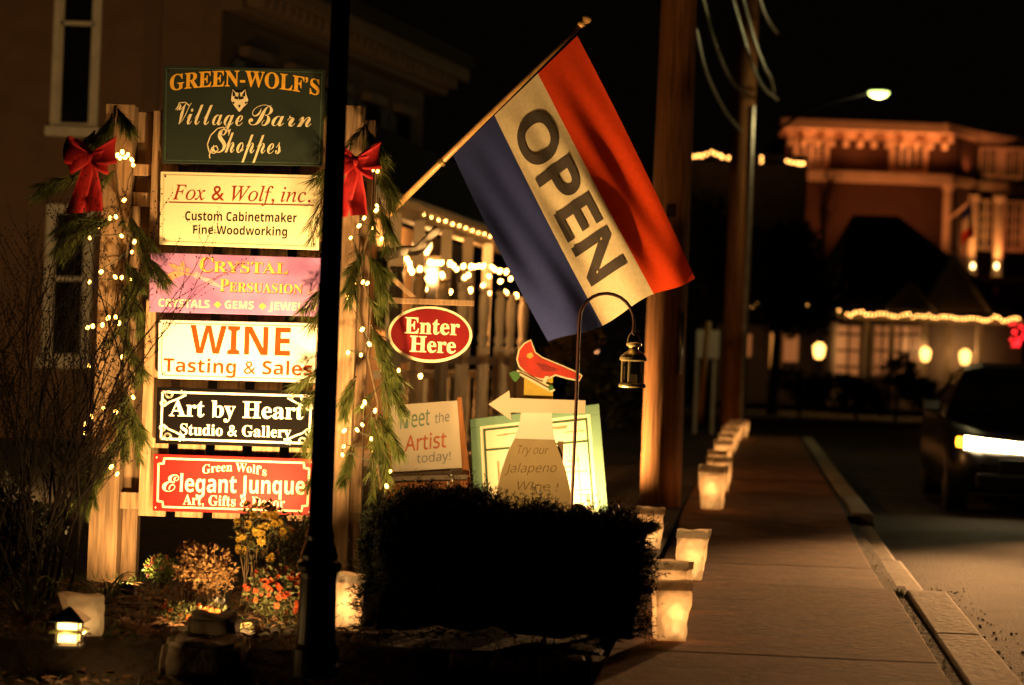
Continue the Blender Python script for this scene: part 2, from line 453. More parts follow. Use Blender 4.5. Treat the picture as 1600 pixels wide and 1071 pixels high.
W([(-13, 1), (-12, -7), (-10.5, -16), (-6, -11), (-1, -10), (4, -11), (9.5, -16), (11, -7), (14, 1), (12, 7), (6.5, 12), (2, 18), (0, 19.5), (-2, 18), (-6.5, 12), (-11, 6)][::-1], .002, 0)
for pts in ([(-10.5, -4), (-10.6, -14), (-7, -10), (-6, -6)], [(9, -4), (9.6, -14), (6.5, -10), (4.5, -6)], [(-8, -1), (-7, -5), (-2, -3.5), (-1.5, .5), (-4, 0)], [(7, -1), (6.5, -5), (1.5, -3.5), (1, .5), (3.5, 0)], [(-1.8, -3), (-1, -10), (.8, -10), (1.6, -3), (0, 2)], [(-2, 10), (0, 8.5), (2, 10), (0, 13.5)], [(-12, 4), (-7, 5), (-9, 8)], [(13, 4), (8, 5), (10, 8)]):
    W(pts[::-1], .003, 1)
obj('emblem', mb, [m_lcream, m_lblack], t)
screws(t, c, YS, n=4)
# 2 fox
c = [(251, 268), (502, 274), (498, 391), (249, 382)]
t = board('cream sign reading Fox & Wolf, inc. Custom Cabinetmaker Fine Woodworking', c, m_cream)
frame_line(t, M('thin_gold_line', (.4, .28, .12), .6, .2, 20), c, .02, .045, .8, YT)
letter(t, m_lbrown, YT, ('Fox & Wolf, inc.', 'italic', (269, 312), (485, 316.5), 23, dict(off=.003)))
mb = MB(); linepx(mb, [(264, 316.5), (490, 321.5)], 1.3, YT-.001); obj('underline', mb, m_lbrown, t)
letter(t, m_lblack, YT, ('Custom Cabinetmaker', 'bold', (289, 344.5), (463.5, 347.8), 14), ('Fine Woodworking', 'bold', (301.5, 365.5), (448.5, 369), 13.3))
screws(t, c, YS)
# 3 crystal
c = [(234.5, 394.5), (510, 403.5), (506, 495), (233, 487.5)]
t = board('pink and mauve sign reading Crystal Persuasion, Crystals Gems Jewelry', c, m_pink, th=.012)
letter(t, m_lbrown, YT+.0003, ('C', 'serif', (312.4, 426), (334.4, 426.5), 22), ('RYSTAL', 'serif', (334.2, 426.3), (451.2, 429.3), 16.5), ('P', 'serif', (344.2, 456.3), (358.2, 456.8), 19), ('ERSUASION', 'serif', (359.2, 456.8), (473.2, 460.3), 14))
letter(t, m_goldp, YT, ('C', 'serif', (311, 424.5), (333, 425), 22), ('RYSTAL', 'serif', (333, 425), (450, 428), 16.5, dict(off=0)), ('P', 'serif', (343, 455), (357, 455.5), 19), ('ERSUASION', 'serif', (358, 455.5), (472, 459), 14, dict(off=0)), ('LLC', 'sans', (480, 459), (496, 459.5), 7))
letter(t, m_lcream, YT, ('CRYSTALS', 'bold', (247.5, 479), (327, 481.5), 12), ('GEMS', 'bold', (351, 482), (396, 483.5), 12), ('JEWELRY', 'bold', (420, 484), (497, 486.5), 12))
for x, y in ((340, 476), (410, 478.5)):
    mb = MB(); polypx(mb, [(x, y-5), (x-6, y), (x, y+6), (x+6, y)], YT, .001); obj('diamond_mark', mb, m_goldp, t)
mb = MB()
def pp(pts, dy): polypx(mb, pts[::-1], YT-dy, .0003)
pp([(256, 436), (263, 428), (272, 424), (281, 424), (288, 426), (289, 430), (281, 432), (272, 436), (266, 444), (255, 450), (253, 446), (260, 440)], .0003)
pp([(280, 424), (270, 420), (262, 412), (272, 413), (282, 418)], .0005); pp([(283, 424), (281, 413), (287, 408), (289, 416), (287, 424)], .0004)
pp([(289, 422), (292, 418.5), (296, 419), (297, 423), (294, 426), (290, 425.5)], .0006); pp([(288, 426), (299, 428.5), (306, 428), (306, 430), (298, 431), (287, 429)], .0007)
obj('fairy_figure', mb, M('peach_print', (.50, .26, .16), .6, .35, 80, spec=.15), t)
mb = MB(); pp([(304, 430), (330, 436), (352, 452), (326, 444)], .0002); pp([(300, 429), (308, 424), (316, 431), (306, 436)], .00025)
obj('light_streak_print', mb, M('pale_pink_print', (.62, .31, .40), .6, .1, 30, spec=.15), t)
# 4 wine
c = [(248, 500), (501.5, 505.5), (497, 598.5), (246.5, 591.5)]
t = board('white sign reading Wine Tasting & Sales in orange letters', c, m_whites)
frame_line(t, m_lbrown, c, .022, .055, 1.1, YT, notch=.02)
letter(t, m_lorange, YT, ('WINE', 'bold', (296, 552), (453, 556.5), 44), ('Tasting & Sales', 'bold', (255, 581), (487, 587.5), 21))
screws(t, c, YS)
# 5 art by heart
c = [(245.5, 605), (495.5, 612), (491, 701), (242.5, 693)]
t = board('black sign with white scrollwork reading Art by Heart Studio & Gallery', c, m_blacks)
frame_line(t, m_whites, c, .035, .085, 3.4, YT)
for su, sv in ((0, 0), (1, 0), (1, 1), (0, 1)):
    mb = MB()
    def Q(u, v): return quad_lerp(c, u if su == 0 else 1-u, v if sv == 0 else 1-v)
    def cur(cx, cy, r, a0, a1, wd, n=14, grow=0):
        linepx(mb, [Q(cx+(r+grow*k/n)/250*math.cos(a0+(a1-a0)*k/n), cy+(r+grow*k/n)/88*math.sin(a0+(a1-a0)*k/n)) for k in range(n+1)], wd, YT-.0006)
    cur(.075, .12, 5.5, 0, 5.6, 3.2, grow=-2); cur(.04, .28, 5, -1.6, 4.0, 3, grow=-2)
    cur(.16, .09, 4, -.5, 4.4, 2.6, grow=-1); linepx(mb, [Q(.05, .33), Q(.08, .26), Q(.125, .21), Q(.18, .13)], 3, YT-.0004)
    obj('scrollwork', mb, m_whites, t)
letter(t, m_whites, YT-.0006, ('Art by Heart', 'serif', (264, 650), (474, 655.5), 25.5, dict(off=.008)), ('Studio & Gallery', 'serif', (281, 679.5), (454.5, 684), 17, dict(off=.007)))
screws(t, c, YS)
# 6 elegant
c = [(240.5, 709.5), (491.5, 717.5), (487, 806), (238.5, 798.5)]
t = board("red sign with white border reading Green Wolf's Elegant Junque Art, Gifts & Decor, lowest of the stack", c, m_reds)
t['label'] = "red white-bordered sign reading Elegant Junque Art, Gifts & Decor, lowest of the stack"
frame_line(t, m_lcream, c, .03, .075, 3, YT, notch=.035)
letter(t, m_lcream, YT, ('Green Wolf’s', 'serif', (316, 741), (416, 744.5), 13.5, dict(arch=6)), ('E', 'script', (253, 768), (279, 769), 27), ('legant Junque', 'bold', (281, 768.5), (476, 773), 27), ('Art, Gifts & Decor', 'serif', (285.5, 788.5), (445, 794), 15.5, dict(off=.004)))
mb = MB()
for u, v in ((.018, .06), (.982, .06), (.982, .94), (.018, .94)):
    x, y = quad_lerp(c, u, v); polypx(mb, [(x-1.5, y), (x, y+1.5), (x+1.5, y), (x, y-1.5)], YT, .001)
obj('corner_dot', mb, m_lcream, t)

# ---- enter here hanging sign and bracket
YE = 10.62
br = thing('sign_bracket', 'wooden arm with diagonal brace holding the oval Enter Here sign', 'bracket', P(605, 470, YE))
mb = MB(); mb.beam(P(597, 469, YE), P(741, 474, YE), 9.5/320, .03); obj('arm', mb, m_post, br, bevel=.003)
mb = MB(); mb.beam(P(608, 430, YE+.004), P(648, 466, YE+.004), 8/320, .022); obj('brace', mb, m_post, br, bevel=.002)
t = thing('hanging_sign', 'red oval sign reading Enter Here under the wooden arm', 'sign', P(672, 568, YE))
def oval(cx, cy, a, b, n=48, rot=.035): return [(cx+a*math.cos(k*2*math.pi/n)*math.cos(rot)-b*math.sin(k*2*math.pi/n)*math.sin(rot), cy+a*math.cos(k*2*math.pi/n)*math.sin(rot)+b*math.sin(k*2*math.pi/n)*math.cos(rot)) for k in range(n)][::-1]
mb = MB(); polypx(mb, oval(672, 523, 66, 44), YE, .02); obj('board', mb, m_lcream, t, bevel=.001)
mb = MB(); polypx(mb, oval(672, 523, 61.5, 39.5), YE-.003, .003); obj('red_field', mb, M('deep_red_sign_paint', (.15, .006, .008), .5, .08, 5, spec=.15), t)
letter(t, m_lcream, YE-.0045, ('Enter', 'serif', (632, 520.5), (718, 524), 24.5, dict(off=.01)), ('Here', 'serif', (640, 549.5), (712, 552.5), 24.5, dict(off=.01)))
for x in (655, 700):
    mb = MB(); mb.tube([P(x, 475, YE+.008), P(x, 484, YE+.008)], .003, 6); obj('hook', mb, m_iron, t)
# scroll arm on the porch side of the right post
mb = MB(); pts = []
for k in range(13):
    a = k/12; x = 600+85*a; y = 400-8*math.sin(a*3.0)-42*max(0, a-.62)/.38
    pts.append(P(x, y, 10.9))
mb.tube(pts, [.03*(1-.25*k/12) for k in range(13)], 8)
tag(obj('curved_arm', mb, m_fence, smooth=True), 'grey curved wooden arm reaching right from the garlanded sign post above the Enter Here sign', 'bracket')

# ================================================================== GARLANDS, BOWS, FAIRY LIGHTS
def curve_pts(a, b, droop, n=8, jit=0):
    a = Vector(a); b = Vector(b)
    return [a.lerp(b, k/n)+Vector((U(-jit, jit), U(-jit, jit), U(-jit, jit)-droop*math.sin(math.pi*k/n)*0 - droop*(k/n)**2)) for k in range(n+1)]
def spray(tw, nd, a, d, L, dens=1.0, nl=.085, droop=.25):
    """pine spray: a twig from a along d with long needles swept forward"""
    n = 9; p = Vector(a); d = Vector(d).normalized(); pts = [p.copy()]
    for k in range(n):
        d = (d+Vector((0, 0, -droop/n))+Vector((U(-.06, .06), U(-.06, .06), U(-.06, .06)))).normalized()
        p = p+d*L/n; pts.append(p.copy())
    tw.tube(pts, [.004*(1-.75*k/n)+.0008 for k in range(n+1)], 5)
    for k in range(1, n+1):
        t = (pts[k]-pts[k-1]).normalized()
        for j in range(int((15 if k < n else 30)*dens)):
            r = Vector((U(-1, 1), U(-1, 1), U(-1, 1))); r = (r-t*r.dot(t)).normalized()
            f = U(.5, 1.5); nn = (t*f*1.2+r*.6+Vector((0, 0, -.35))).normalized()
            q = pts[k-1].lerp(pts[k], U(0, 1))
            nd.blade(q, q+nn*nl*U(.75, 1.25), .0034)
def garland(label, axis, sprays):
    pts = [P(*a) for a in axis]
    t = thing('pine_garland', label, 'garland', pts[-1], 'pine garlands on the sign posts')
    tw, nd = MB(), MB()
    tw.tube(pts, .006, 6)
    for k in range(len(pts)-1):          # fill along the axis
        L = (pts[k+1]-pts[k]).length; m = max(2, int(L/.05))
        for j in range(m):
            if random.random() < .5: continue
            q = pts[k].lerp(pts[k+1], j/m)
            dd = Vector((U(-.8, .8), U(-.9, .1), U(-1.2, -.1)))
            spray(tw, nd, q, dd, U(.07, .15), .7, .07, .3)
    for (x0, y0, x1, y1, Y0, Y1) in sprays:
        thin = x1 < 525 and x0 > 480
        a, b = P(x0, y0, Y0), P(x1, y1, Y1); L = (b-a).length
        for e in range(2 if thin else 3):
            d = (b-a).normalized()+Vector((U(-.22, .22), U(-.25, .25), U(-.18, .22)))
            spray(tw, nd, a+(b-a)*U(0, .35), d, L*U(.45, .68), .55 if thin else 1.0, .085, .2)
    obj('needles', nd, m_needle, t); obj('stem', tw, m_twig, t, smooth=True)
    return t
garland('dark pine garland with fairy lights winding down the left post of the sign stand',
        [(180, 165, 10.36), (176, 215, 10.33), (184, 300, 10.33), (200, 380, 10.36), (190, 470, 10.36), (202, 560, 10.36), (195, 660, 10.36), (178, 740, 10.33), (150, 775, 10.33)],
        [(178, 172, 152, 235, 10.36, 10.3), (182, 168, 212, 208, 10.36, 10.3), (150, 262, 52, 305, 10.32, 10.15), (150, 300, 80, 370, 10.32, 10.15), (170, 320, 60, 395, 10.3, 10.1), (180, 345, 112, 348, 10.32, 10.2), (200, 330, 232, 400, 10.35, 10.3), (195, 400, 225, 460, 10.36, 10.3), (170, 330, 100, 400, 10.32, 10.2),
         (200, 430, 218, 520, 10.36, 10.3), (185, 520, 225, 590, 10.36, 10.3), (190, 600, 222, 712, 10.36, 10.28), (185, 620, 200, 720, 10.36, 10.28), (200, 640, 230, 690, 10.36, 10.28), (190, 690, 118, 760, 10.36, 10.2), (180, 720, 95, 795, 10.34, 10.15), (150, 740, 130, 790, 10.3, 10.2), (215, 380, 255, 440, 10.3, 10.25), (150, 200, 120, 260, 10.36, 10.2)])
garland('pine garland with fairy lights winding down the right post beside the Enter Here sign',
        [(572, 195, 10.36), (588, 260, 10.36), (584, 340, 10.36), (560, 420, 10.36), (580, 480, 10.36), (575, 560, 10.36), (590, 630, 10.36), (585, 700, 10.36), (595, 765, 10.36)],
        [(572, 200, 600, 270, 10.36, 10.3), (585, 240, 622, 320, 10.36, 10.3), (590, 300, 612, 390, 10.36, 10.3), (560, 400, 538, 470, 10.36, 10.25), (570, 395, 612, 440, 10.36, 10.3), (580, 400, 600, 480, 10.36, 10.3), (575, 500, 612, 560, 10.36, 10.3), (580, 530, 628, 600, 10.36, 10.3), (590, 560, 618, 660, 10.36, 10.3), (560, 580, 536, 640, 10.36, 10.25), (590, 640, 632, 720, 10.36, 10.3), (590, 660, 612, 770, 10.36, 10.3), (560, 670, 528, 770, 10.36, 10.25), (580, 640, 600, 720, 10.36, 10.3),
         (522, 255, 482, 285, 10.33, 10.27), (520, 270, 490, 385, 10.33, 10.27), (520, 300, 500, 390, 10.33, 10.27), (522, 430, 466, 500, 10.33, 10.25), (518, 460, 478, 520, 10.33, 10.25), (520, 565, 445, 612, 10.33, 10.22), (515, 590, 470, 640, 10.33, 10.22), (510, 620, 478, 712, 10.33, 10.25), (505, 640, 470, 720, 10.33, 10.25), (512, 145, 516, 175, 10.34, 10.3), (505, 730, 478, 770, 10.33, 10.25)])

def ribbon(mb, pts, wdir, wd, th=.004):
    """ribbon through pts: a closed strip with rounded cross-section, width along wdir"""
    n = len(pts); k0 = len(mb.v); m_ = 7
    for i in range(n):
        a = Vector(pts[max(0, i-1)]); b = Vector(pts[min(n-1, i+1)]); t = (b-a)
        w_ = wdir[i]; nn = t.cross(w_)
        nn = nn.normalized() if nn.length > 1e-9 else Vector((0, 1, 0))
        for side in (1, -1):
            for j in range(m_):
                f = (j/(m_-1)-.5)*side; bulge = .10*math.cos(f*math.pi*1.0)*wd[i]
                mb.v.append(Vector(pts[i])+w_*wd[i]*f+nn*(bulge+side*th/2*(1-abs(2*f)**4)))
    q = 2*m_
    for i in range(n-1):
        for j in range(q): mb.f.append((k0+i*q+j, k0+i*q+(j+1) % q, k0+(i+1)*q+(j+1) % q, k0+(i+1)*q+j)); mb.m.append(0)
def bow(label, cx, cy, Y, k=1.0, group='red velvet bows on the sign posts'):
    c = P(cx, cy, Y); t = thing('red_bow', label, 'bow', c, group)
    S = k/325
    for sx, up, L in ((-1, .25, 38), (1, .3, 40), (-1, -.25, 30), (1, -.2, 30)):
        mb = MB(); pts, wdr, wd = [], [], []
        for i in range(17):
            a = i/16*2*math.pi
            r = L*S*(1-math.cos(a))/2*1.0
            th = math.sin(a)*.055*k
            pts.append(c+Vector((sx*r, -.015-.02*abs(math.sin(a/2))+th*.9, r*up+th*.25)))
            wdr.append(Vector((-.25*sx*up, .12, 1)).normalized()); wd.append((9+32*math.sin(a/2)**1.3)*S if a > 0 else 10*S)
        ribbon(mb, pts, wdr, wd); obj('loop', mb, m_bow, t, smooth=True)
    for dx, L, ph in ((-20, 88, 0), (8, 84, 1.4)):
        mb = MB(); pts, wdr, wd = [], [], []
        for i in range(13):
            a = i/12
            pts.append(c+Vector((dx*S*a*1.1+.004*math.sin(a*5+ph), -.03-.014*math.sin(a*6+ph), -L*S*a)))
            wdr.append(Vector((1, .35*math.cos(a*5+ph), .12)).normalized()); wd.append((13+15*min(1, a*1.6))*S)
        ribbon(mb, pts, wdr, wd); obj('tail', mb, m_bow, t, smooth=True)
    mb = MB(); mb.ball(c+Vector((0, -.035, 0)), 9*S, n=12, m=8); obj('knot', mb, m_bow, t, smooth=True)
    return t
bow('red velvet bow with long tails at the top of the left post', 144, 246, 10.22, 1.0)
bow('red velvet bow half hidden behind the black lamp post', 556, 254, 10.26, .98)

bulb_cache = {}
def bulb_mesh(r, mat):
    k = (r, mat.name)
    if k not in bulb_cache:
        b = MB(); b.ball((0, 0, 0), r, n=6, m=4, sz=1.35)
        me = bpy.data.meshes.new('bulb'); me.from_pydata([tuple(v) for v in b.v], [], b.f); me.materials.append(mat)
        me.polygons.foreach_set('use_smooth', [True]*len(me.polygons)); bulb_cache[k] = me
    return bulb_cache[k]
def string_lights(label, pts, r, mat, cordr=.0022, sag=.0, group='strings of warm fairy lights', name='string_lights'):
    """pts: world points"""
    t = thing(name, label, 'string lights', pts[0], group)
    mb = MB(); q = [Vector(p)+Vector((0, .004, r*1.3)) for p in pts]; path = []
    for a, b in zip(q, q[1:]):
        L = (b-a).length
        for k in range(4): path.append(a.lerp(b, k/4)-Vector((0, 0, sag*L*math.sin(math.pi*k/4)))+Vector((U(-1, 1), 0, U(-1, 1)))*L*.04*(1 if k else 0))
    path.append(q[-1]); mb.tube(path, cordr, 4); obj('cord', mb, m_cord, t)
    me = bulb_mesh(r, mat)
    for p in pts:
        o = bpy.data.objects.new('bulb', me); COL.objects.link(o); o.parent = t; o.location = Vector(p)-WL[t.name]
        o.rotation_euler = (U(-.8, .8), U(-.8, .8), 0); o.scale = [U(.85, 1.15)]*3
    return t
LB = [(183, 243), (191, 238), (188, 247), (196, 246), (200, 242), (206, 250), (208, 258), (194, 313), (181, 339), (172, 341), (154, 354), (140, 372), (190, 369), (210, 378), (206, 394), (158, 425), (180, 433), (190, 434), (204, 437), (140, 441), (181, 496), (169, 497), (186, 505), (160, 508), (145, 510), (137, 512), (191, 558), (139, 572), (208, 621), (181, 644), (162, 639), (143, 651), (133, 663), (133, 678), (174, 730), (183, 741), (146, 766)]
RB = [(572, 257), (577, 253), (581, 260), (582, 265), (590, 268), (589, 322), (588, 329), (569, 341), (561, 353), (582, 356), (596, 374), (548, 372), (567, 441), (574, 443), (553, 445), (543, 465), (566, 515), (577, 538), (564, 555), (544, 551), (623, 579), (570, 629), (566, 635), (586, 642), (566, 664), (558, 672), (538, 673), (580, 686), (585, 705), (537, 698), (535, 711), (609, 737), (604, 760)]
string_lights('warm fairy lights strung through the garland of the left sign post', [P(x, y, 10.34-U(0, .06)) for x, y in LB], .0092, m_bulb)
string_lights('warm fairy lights strung through the garland of the right sign post', [P(x, y, 10.34-U(0, .06)) for x, y in RB], .0092, m_bulb)

# ================================================================== OPEN FLAG
fb, ft = P(604, 338, 10.44), P(908, 38, 10.2)
flag = thing('open_flag', 'red, white and blue flag lettered OPEN on a slanted wooden pole', 'flag', fb)
mb = MB(); d = (ft-fb)
mb.tube([fb, fb+d*.5, ft], [.0165, .0145, .0125], 12); obj('pole', mb, m_pole, flag, smooth=True)
mb = MB(); dn = d.normalized(); L = d.length
mb.tube([fb+dn*(L-.012), fb+dn*(L+.006), fb+dn*(L+.012), fb+dn*(L+.03), fb+dn*(L+.05), fb+dn*(L+.062)], [.013, .02, .013, .024, .022, .004], 12); obj('finial', mb, m_pole, flag, smooth=True)
q = fb.lerp(ft, .285); mb = MB(); mb.tube([q-dn*.008, q+dn*.008], .023, 12); obj('ring', mb, M('brass_ring', (.6, .4, .12), .35, .1, 20, metal=.8), flag)
def flag_pt(u, v, off=0):   # u hoist->fly 0..1 ; v 0 red edge .. 1 blue edge
    A, B = (902, 56), (708, 243); C, D_ = (1086, 430), (856, 540)
    hx, hy = A[0]+(B[0]-A[0])*v, A[1]+(B[1]-A[1])*v
    fx, fy = C[0]+(D_[0]-C[0])*v, C[1]+(D_[1]-C[1])*v
    x = hx+(fx-hx)*u; y = hy+(fy-hy)*u
    y += 14*u*(1-u)*(.5-v)*2; x += 10*u*u*math.sin(v*3.1)+20*u*(1-u)*(1-2*v); y += 6*u*u*math.sin(v*10+1)
    Y = 10.205+.155*v
    Y += (.033*u**.8*math.sin(v*9.5+u*2.4)+.026*u*math.sin(v*17+1-u*4))+.03*u*u*math.sin(u*5+v*3)+.012*math.sin(v*40+u*6)*(1-u)*u*2
    Y -= .05*u
    return P(x, y, Y-off)
mb = MB(); nu, nv = 60, 60
for i in range(nu+1):
    for j in range(nv+1): mb.v.append(flag_pt(i/nu, j/nv))
for i in range(nu):
    for j in range(nv):
        a = i*(nv+1)+j; mb.f.append((a, a+1, a+nv+2, a+nv+1)); v = (j+.5)/nv
        mb.m.append(0 if v < .325 else (1 if v < .665 else 2))
def cloth(n, c): return M(n, c, .85, .08, 60, .0004, trans=.38, spec=.1, bscale=900)
cl = obj('cloth', mb, [cloth('red_flag_cloth', (.62, .05, .008)), cloth('white_flag_cloth', (.68, .58, .40)), cloth('blue_flag_cloth', (.03, .042, .17))], flag, smooth=True)
vs, fs = norm_text('OPEN', 'sans', .032)
bm = bmesh.new()
bv = [bm.verts.new((u, v, 0)) for u, v in vs]
for f in fs:
    try: bm.faces.new([bv[i] for i in f])
    except ValueError: pass
for k in range(1, 60):
    bmesh.ops.bisect_plane(bm, geom=bm.verts[:]+bm.edges[:]+bm.faces[:], plane_co=(k/60, 0, 0), plane_no=(1, 0, 0))
for k in range(1, 12):
    bmesh.ops.bisect_plane(bm, geom=bm.verts[:]+bm.edges[:]+bm.faces[:], plane_co=(0, k/12, 0), plane_no=(0, 1, 0))
bm.verts.index_update()
mb = MB(); mb.add([flag_pt(.10+.74*v.co.x, .608-.222*v.co.y, .006) for v in bm.verts], [tuple(v.index for v in f.verts) for f in bm.faces]); bm.free()
obj('lettering', mb, M('flag_black_letters', (.03, .022, .018), .9, .2, 40), cl)

# ================================================================== LAMP POST
pb = P(492, 1048, 8.0); pb.z = 0
lp = thing('lamp_post', 'black fluted lamp post standing in front of the sign stand', 'lamp post', pb)
axis_top = P(541, 0, 8.0)
mb = MB(); n = 32; prof = [(.62, .04), (3.1, .033)]
k0 = 0
for r_z in ((.50, .044), (3.1, .031)):
    for j in range(n):
        q = 2*math.pi*j/n; rr = r_z[1]*(1 if j % 2 else .86)
        mb.v.append(pb+Vector((rr*math.cos(q), rr*math.sin(q), r_z[0])))
for j in range(n): mb.f.append((j, (j+1) % n, n+(j+1) % n, n+j)); mb.m.append(0)
obj('shaft', mb, m_black, lp)
mb = MB(); mb.lathe(pb, [(.085, -.06), (.085, .04), (.072, .06), (.066, .30), (.07, .32), (.078, .33), (.083, .345), (.078, .36), (.066, .37), (.07, .385), (.064, .40), (.050, .44), (.054, .455), (.048, .47), (.044, .50)], 28)
obj('base', mb, m_black, lp, smooth=False)
mb = MB(); mb.lathe(pb, [(.033, 3.1), (.06, 3.13), (.05, 3.16), (.09, 3.2), (.12, 3.45), (.13, 3.47), (.03, 3.6), (.01, 3.68)], 16)
obj('lantern_head', mb, m_black, lp)

# ================================================================== HEDGE
def hedge():
    t = thing('clipped_hedge', 'dark clipped yew hedge beside the sidewalk', 'hedge', (0, 9.1, 0))
    prof = [(545, 800), (575, 776), (615, 764), (660, 756), (710, 754), (750, 764), (780, 782), (805, 790), (835, 777), (865, 781), (885, 797), (930, 800), (975, 795), (1015, 797), (1030, 808)]
    def top(px):
        for (a, ya), (b, yb) in zip(prof, prof[1:]):
            if a <= px <= b: return 15+ya+(yb-ya)*(px-a)/(b-a)
        return 818
    core, nd, tw = MB(), MB(), MB()
    Yf, Yb = 8.66, 9.45
    def surf(u, v, w_):   # u along width 0-1, v height 0-1 ; w_: 0 front ..1 back
        px = 552+474*u; Y = Yf+(Yb-Yf)*w_
        z1 = P(px, top(px), 8.9).z; x = P(px, 900, 8.75).x
        z = .03+(z1-.03)*v
        return Vector((x, Y, z))
    # core: lumpy rounded box
    nu, nv = 40, 28
    def lump(p, k=1): return noise.noise(p*4.5)*.06*k+noise.noise(p*11)*.035*k
    def core_pt(u, a):   # a around section 0..1: front bottom -> top -> back bottom
        ang = a
        if ang < .36: v = ang/.36; w_ = .0
        elif ang < .64: v = 1; w_ = (ang-.36)/.28
        else: v = 1-(ang-.64)/.36; w_ = 1
        p = surf(.02+.96*u, v*.95, .06+.88*w_)
        c = surf(.5, .5, .5); d = (p-c); e = 1
        tap = min(1, min(u, 1-u)/.05); p = c+Vector((d.x, d.y*(.72+.28*tap), d.z*(.85+.15*tap if d.z > 0 else 1.06)))
        if v > .86 and (w_ < .05 or w_ > .95): p.y += (.05 if w_ < .05 else -.05)*(v-.86)/.14
        return p-d.normalized()*.035+d.normalized()*lump(p)
    for i in range(nu+1):
        for j in range(nv+1): core.v.append(core_pt(i/nu, j/nv))
    for i in range(nu):
        for j in range(nv):
            a = i*(nv+1)+j; core.f.append((a, a+1, a+nv+2, a+nv+1)); core.m.append(0)
    core.f.append(tuple(range(nv, -1, -1))); core.m.append(0)
    core.f.append(tuple(nu*(nv+1)+j for j in range(nv+1))); core.m.append(0)
    for _ in range(5200):
        u, a = U(-.0, 1.0), random.random()**.8*.68
        if random.random() < .12: u = random.choice((0, 1))+U(-.004, .004)
        p = core_pt(max(0, min(1, u)), a); c = surf(.5, .5, .5)
        if a < .36: n_ = Vector((U(-.7, .7), -1, U(-.2, .9)))
        else: n_ = Vector((U(-.7, .7), U(-.7, .5), 1))
        if u < .03: n_ += Vector((-1.6, 0, 0))
        if u > .97: n_ += Vector((1.6, 0, 0))
        n_.normalize(); L = U(.03, .075)*(1.9 if random.random() < .08 else 1)
        q0 = p-n_*.02; q1 = p+n_*L
        for k in range(9):
            s_ = q0.lerp(q1, U(.2, 1)); r = Vector((U(-1, 1), U(-1, 1), U(-1, 1))).normalized()
            e = (n_*.9+r).normalized()
            nd.blade(s_, s_+e*U(.014, .026), .004)
        nd.blade(q0, q1, .003)
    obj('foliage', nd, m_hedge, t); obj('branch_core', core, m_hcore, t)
hedge()
# dry leaf caught in the hedge front
mb = MB(); c = P(850, 1005, 8.56)
mb.add([c+Vector((0, 0, .035)), c+Vector((.012, -.01, .008)), c+Vector((.004, -.006, -.035)), c+Vector((-.014, .0, .004))], [(0, 1, 2, 3)])
mb.v += [v+Vector((0, .0015, 0)) for v in mb.v[:4]]; mb.f.append((7, 6, 5, 4)); mb.m.append(0)
tag(obj('fallen_leaf', mb, m_litter), 'single dry brown leaf caught low in the front of the yew hedge', 'leaf')
# paver edging
xs = [700, 763, 838, 918, 1000]
names = ['leftmost edging paver in the short row under the yew hedge', 'second edging paver from the left under the yew hedge', 'second edging paver from the sidewalk under the yew hedge', 'edging paver nearest the sidewalk under the yew hedge']
for i in range(4):
    a = P(xs[i]+2, 1040, 8.24); b = P(xs[i+1]-2, 1040, 8.24)
    mb = MB(); mb.box(a.x, b.x, 8.24, 8.42, -.16, -.002+U(-.006, .006))
    tag(obj('edging_paver', mb, m_brick, bevel=.012), names[i], 'paver', 'pavers edging the hedge bed')

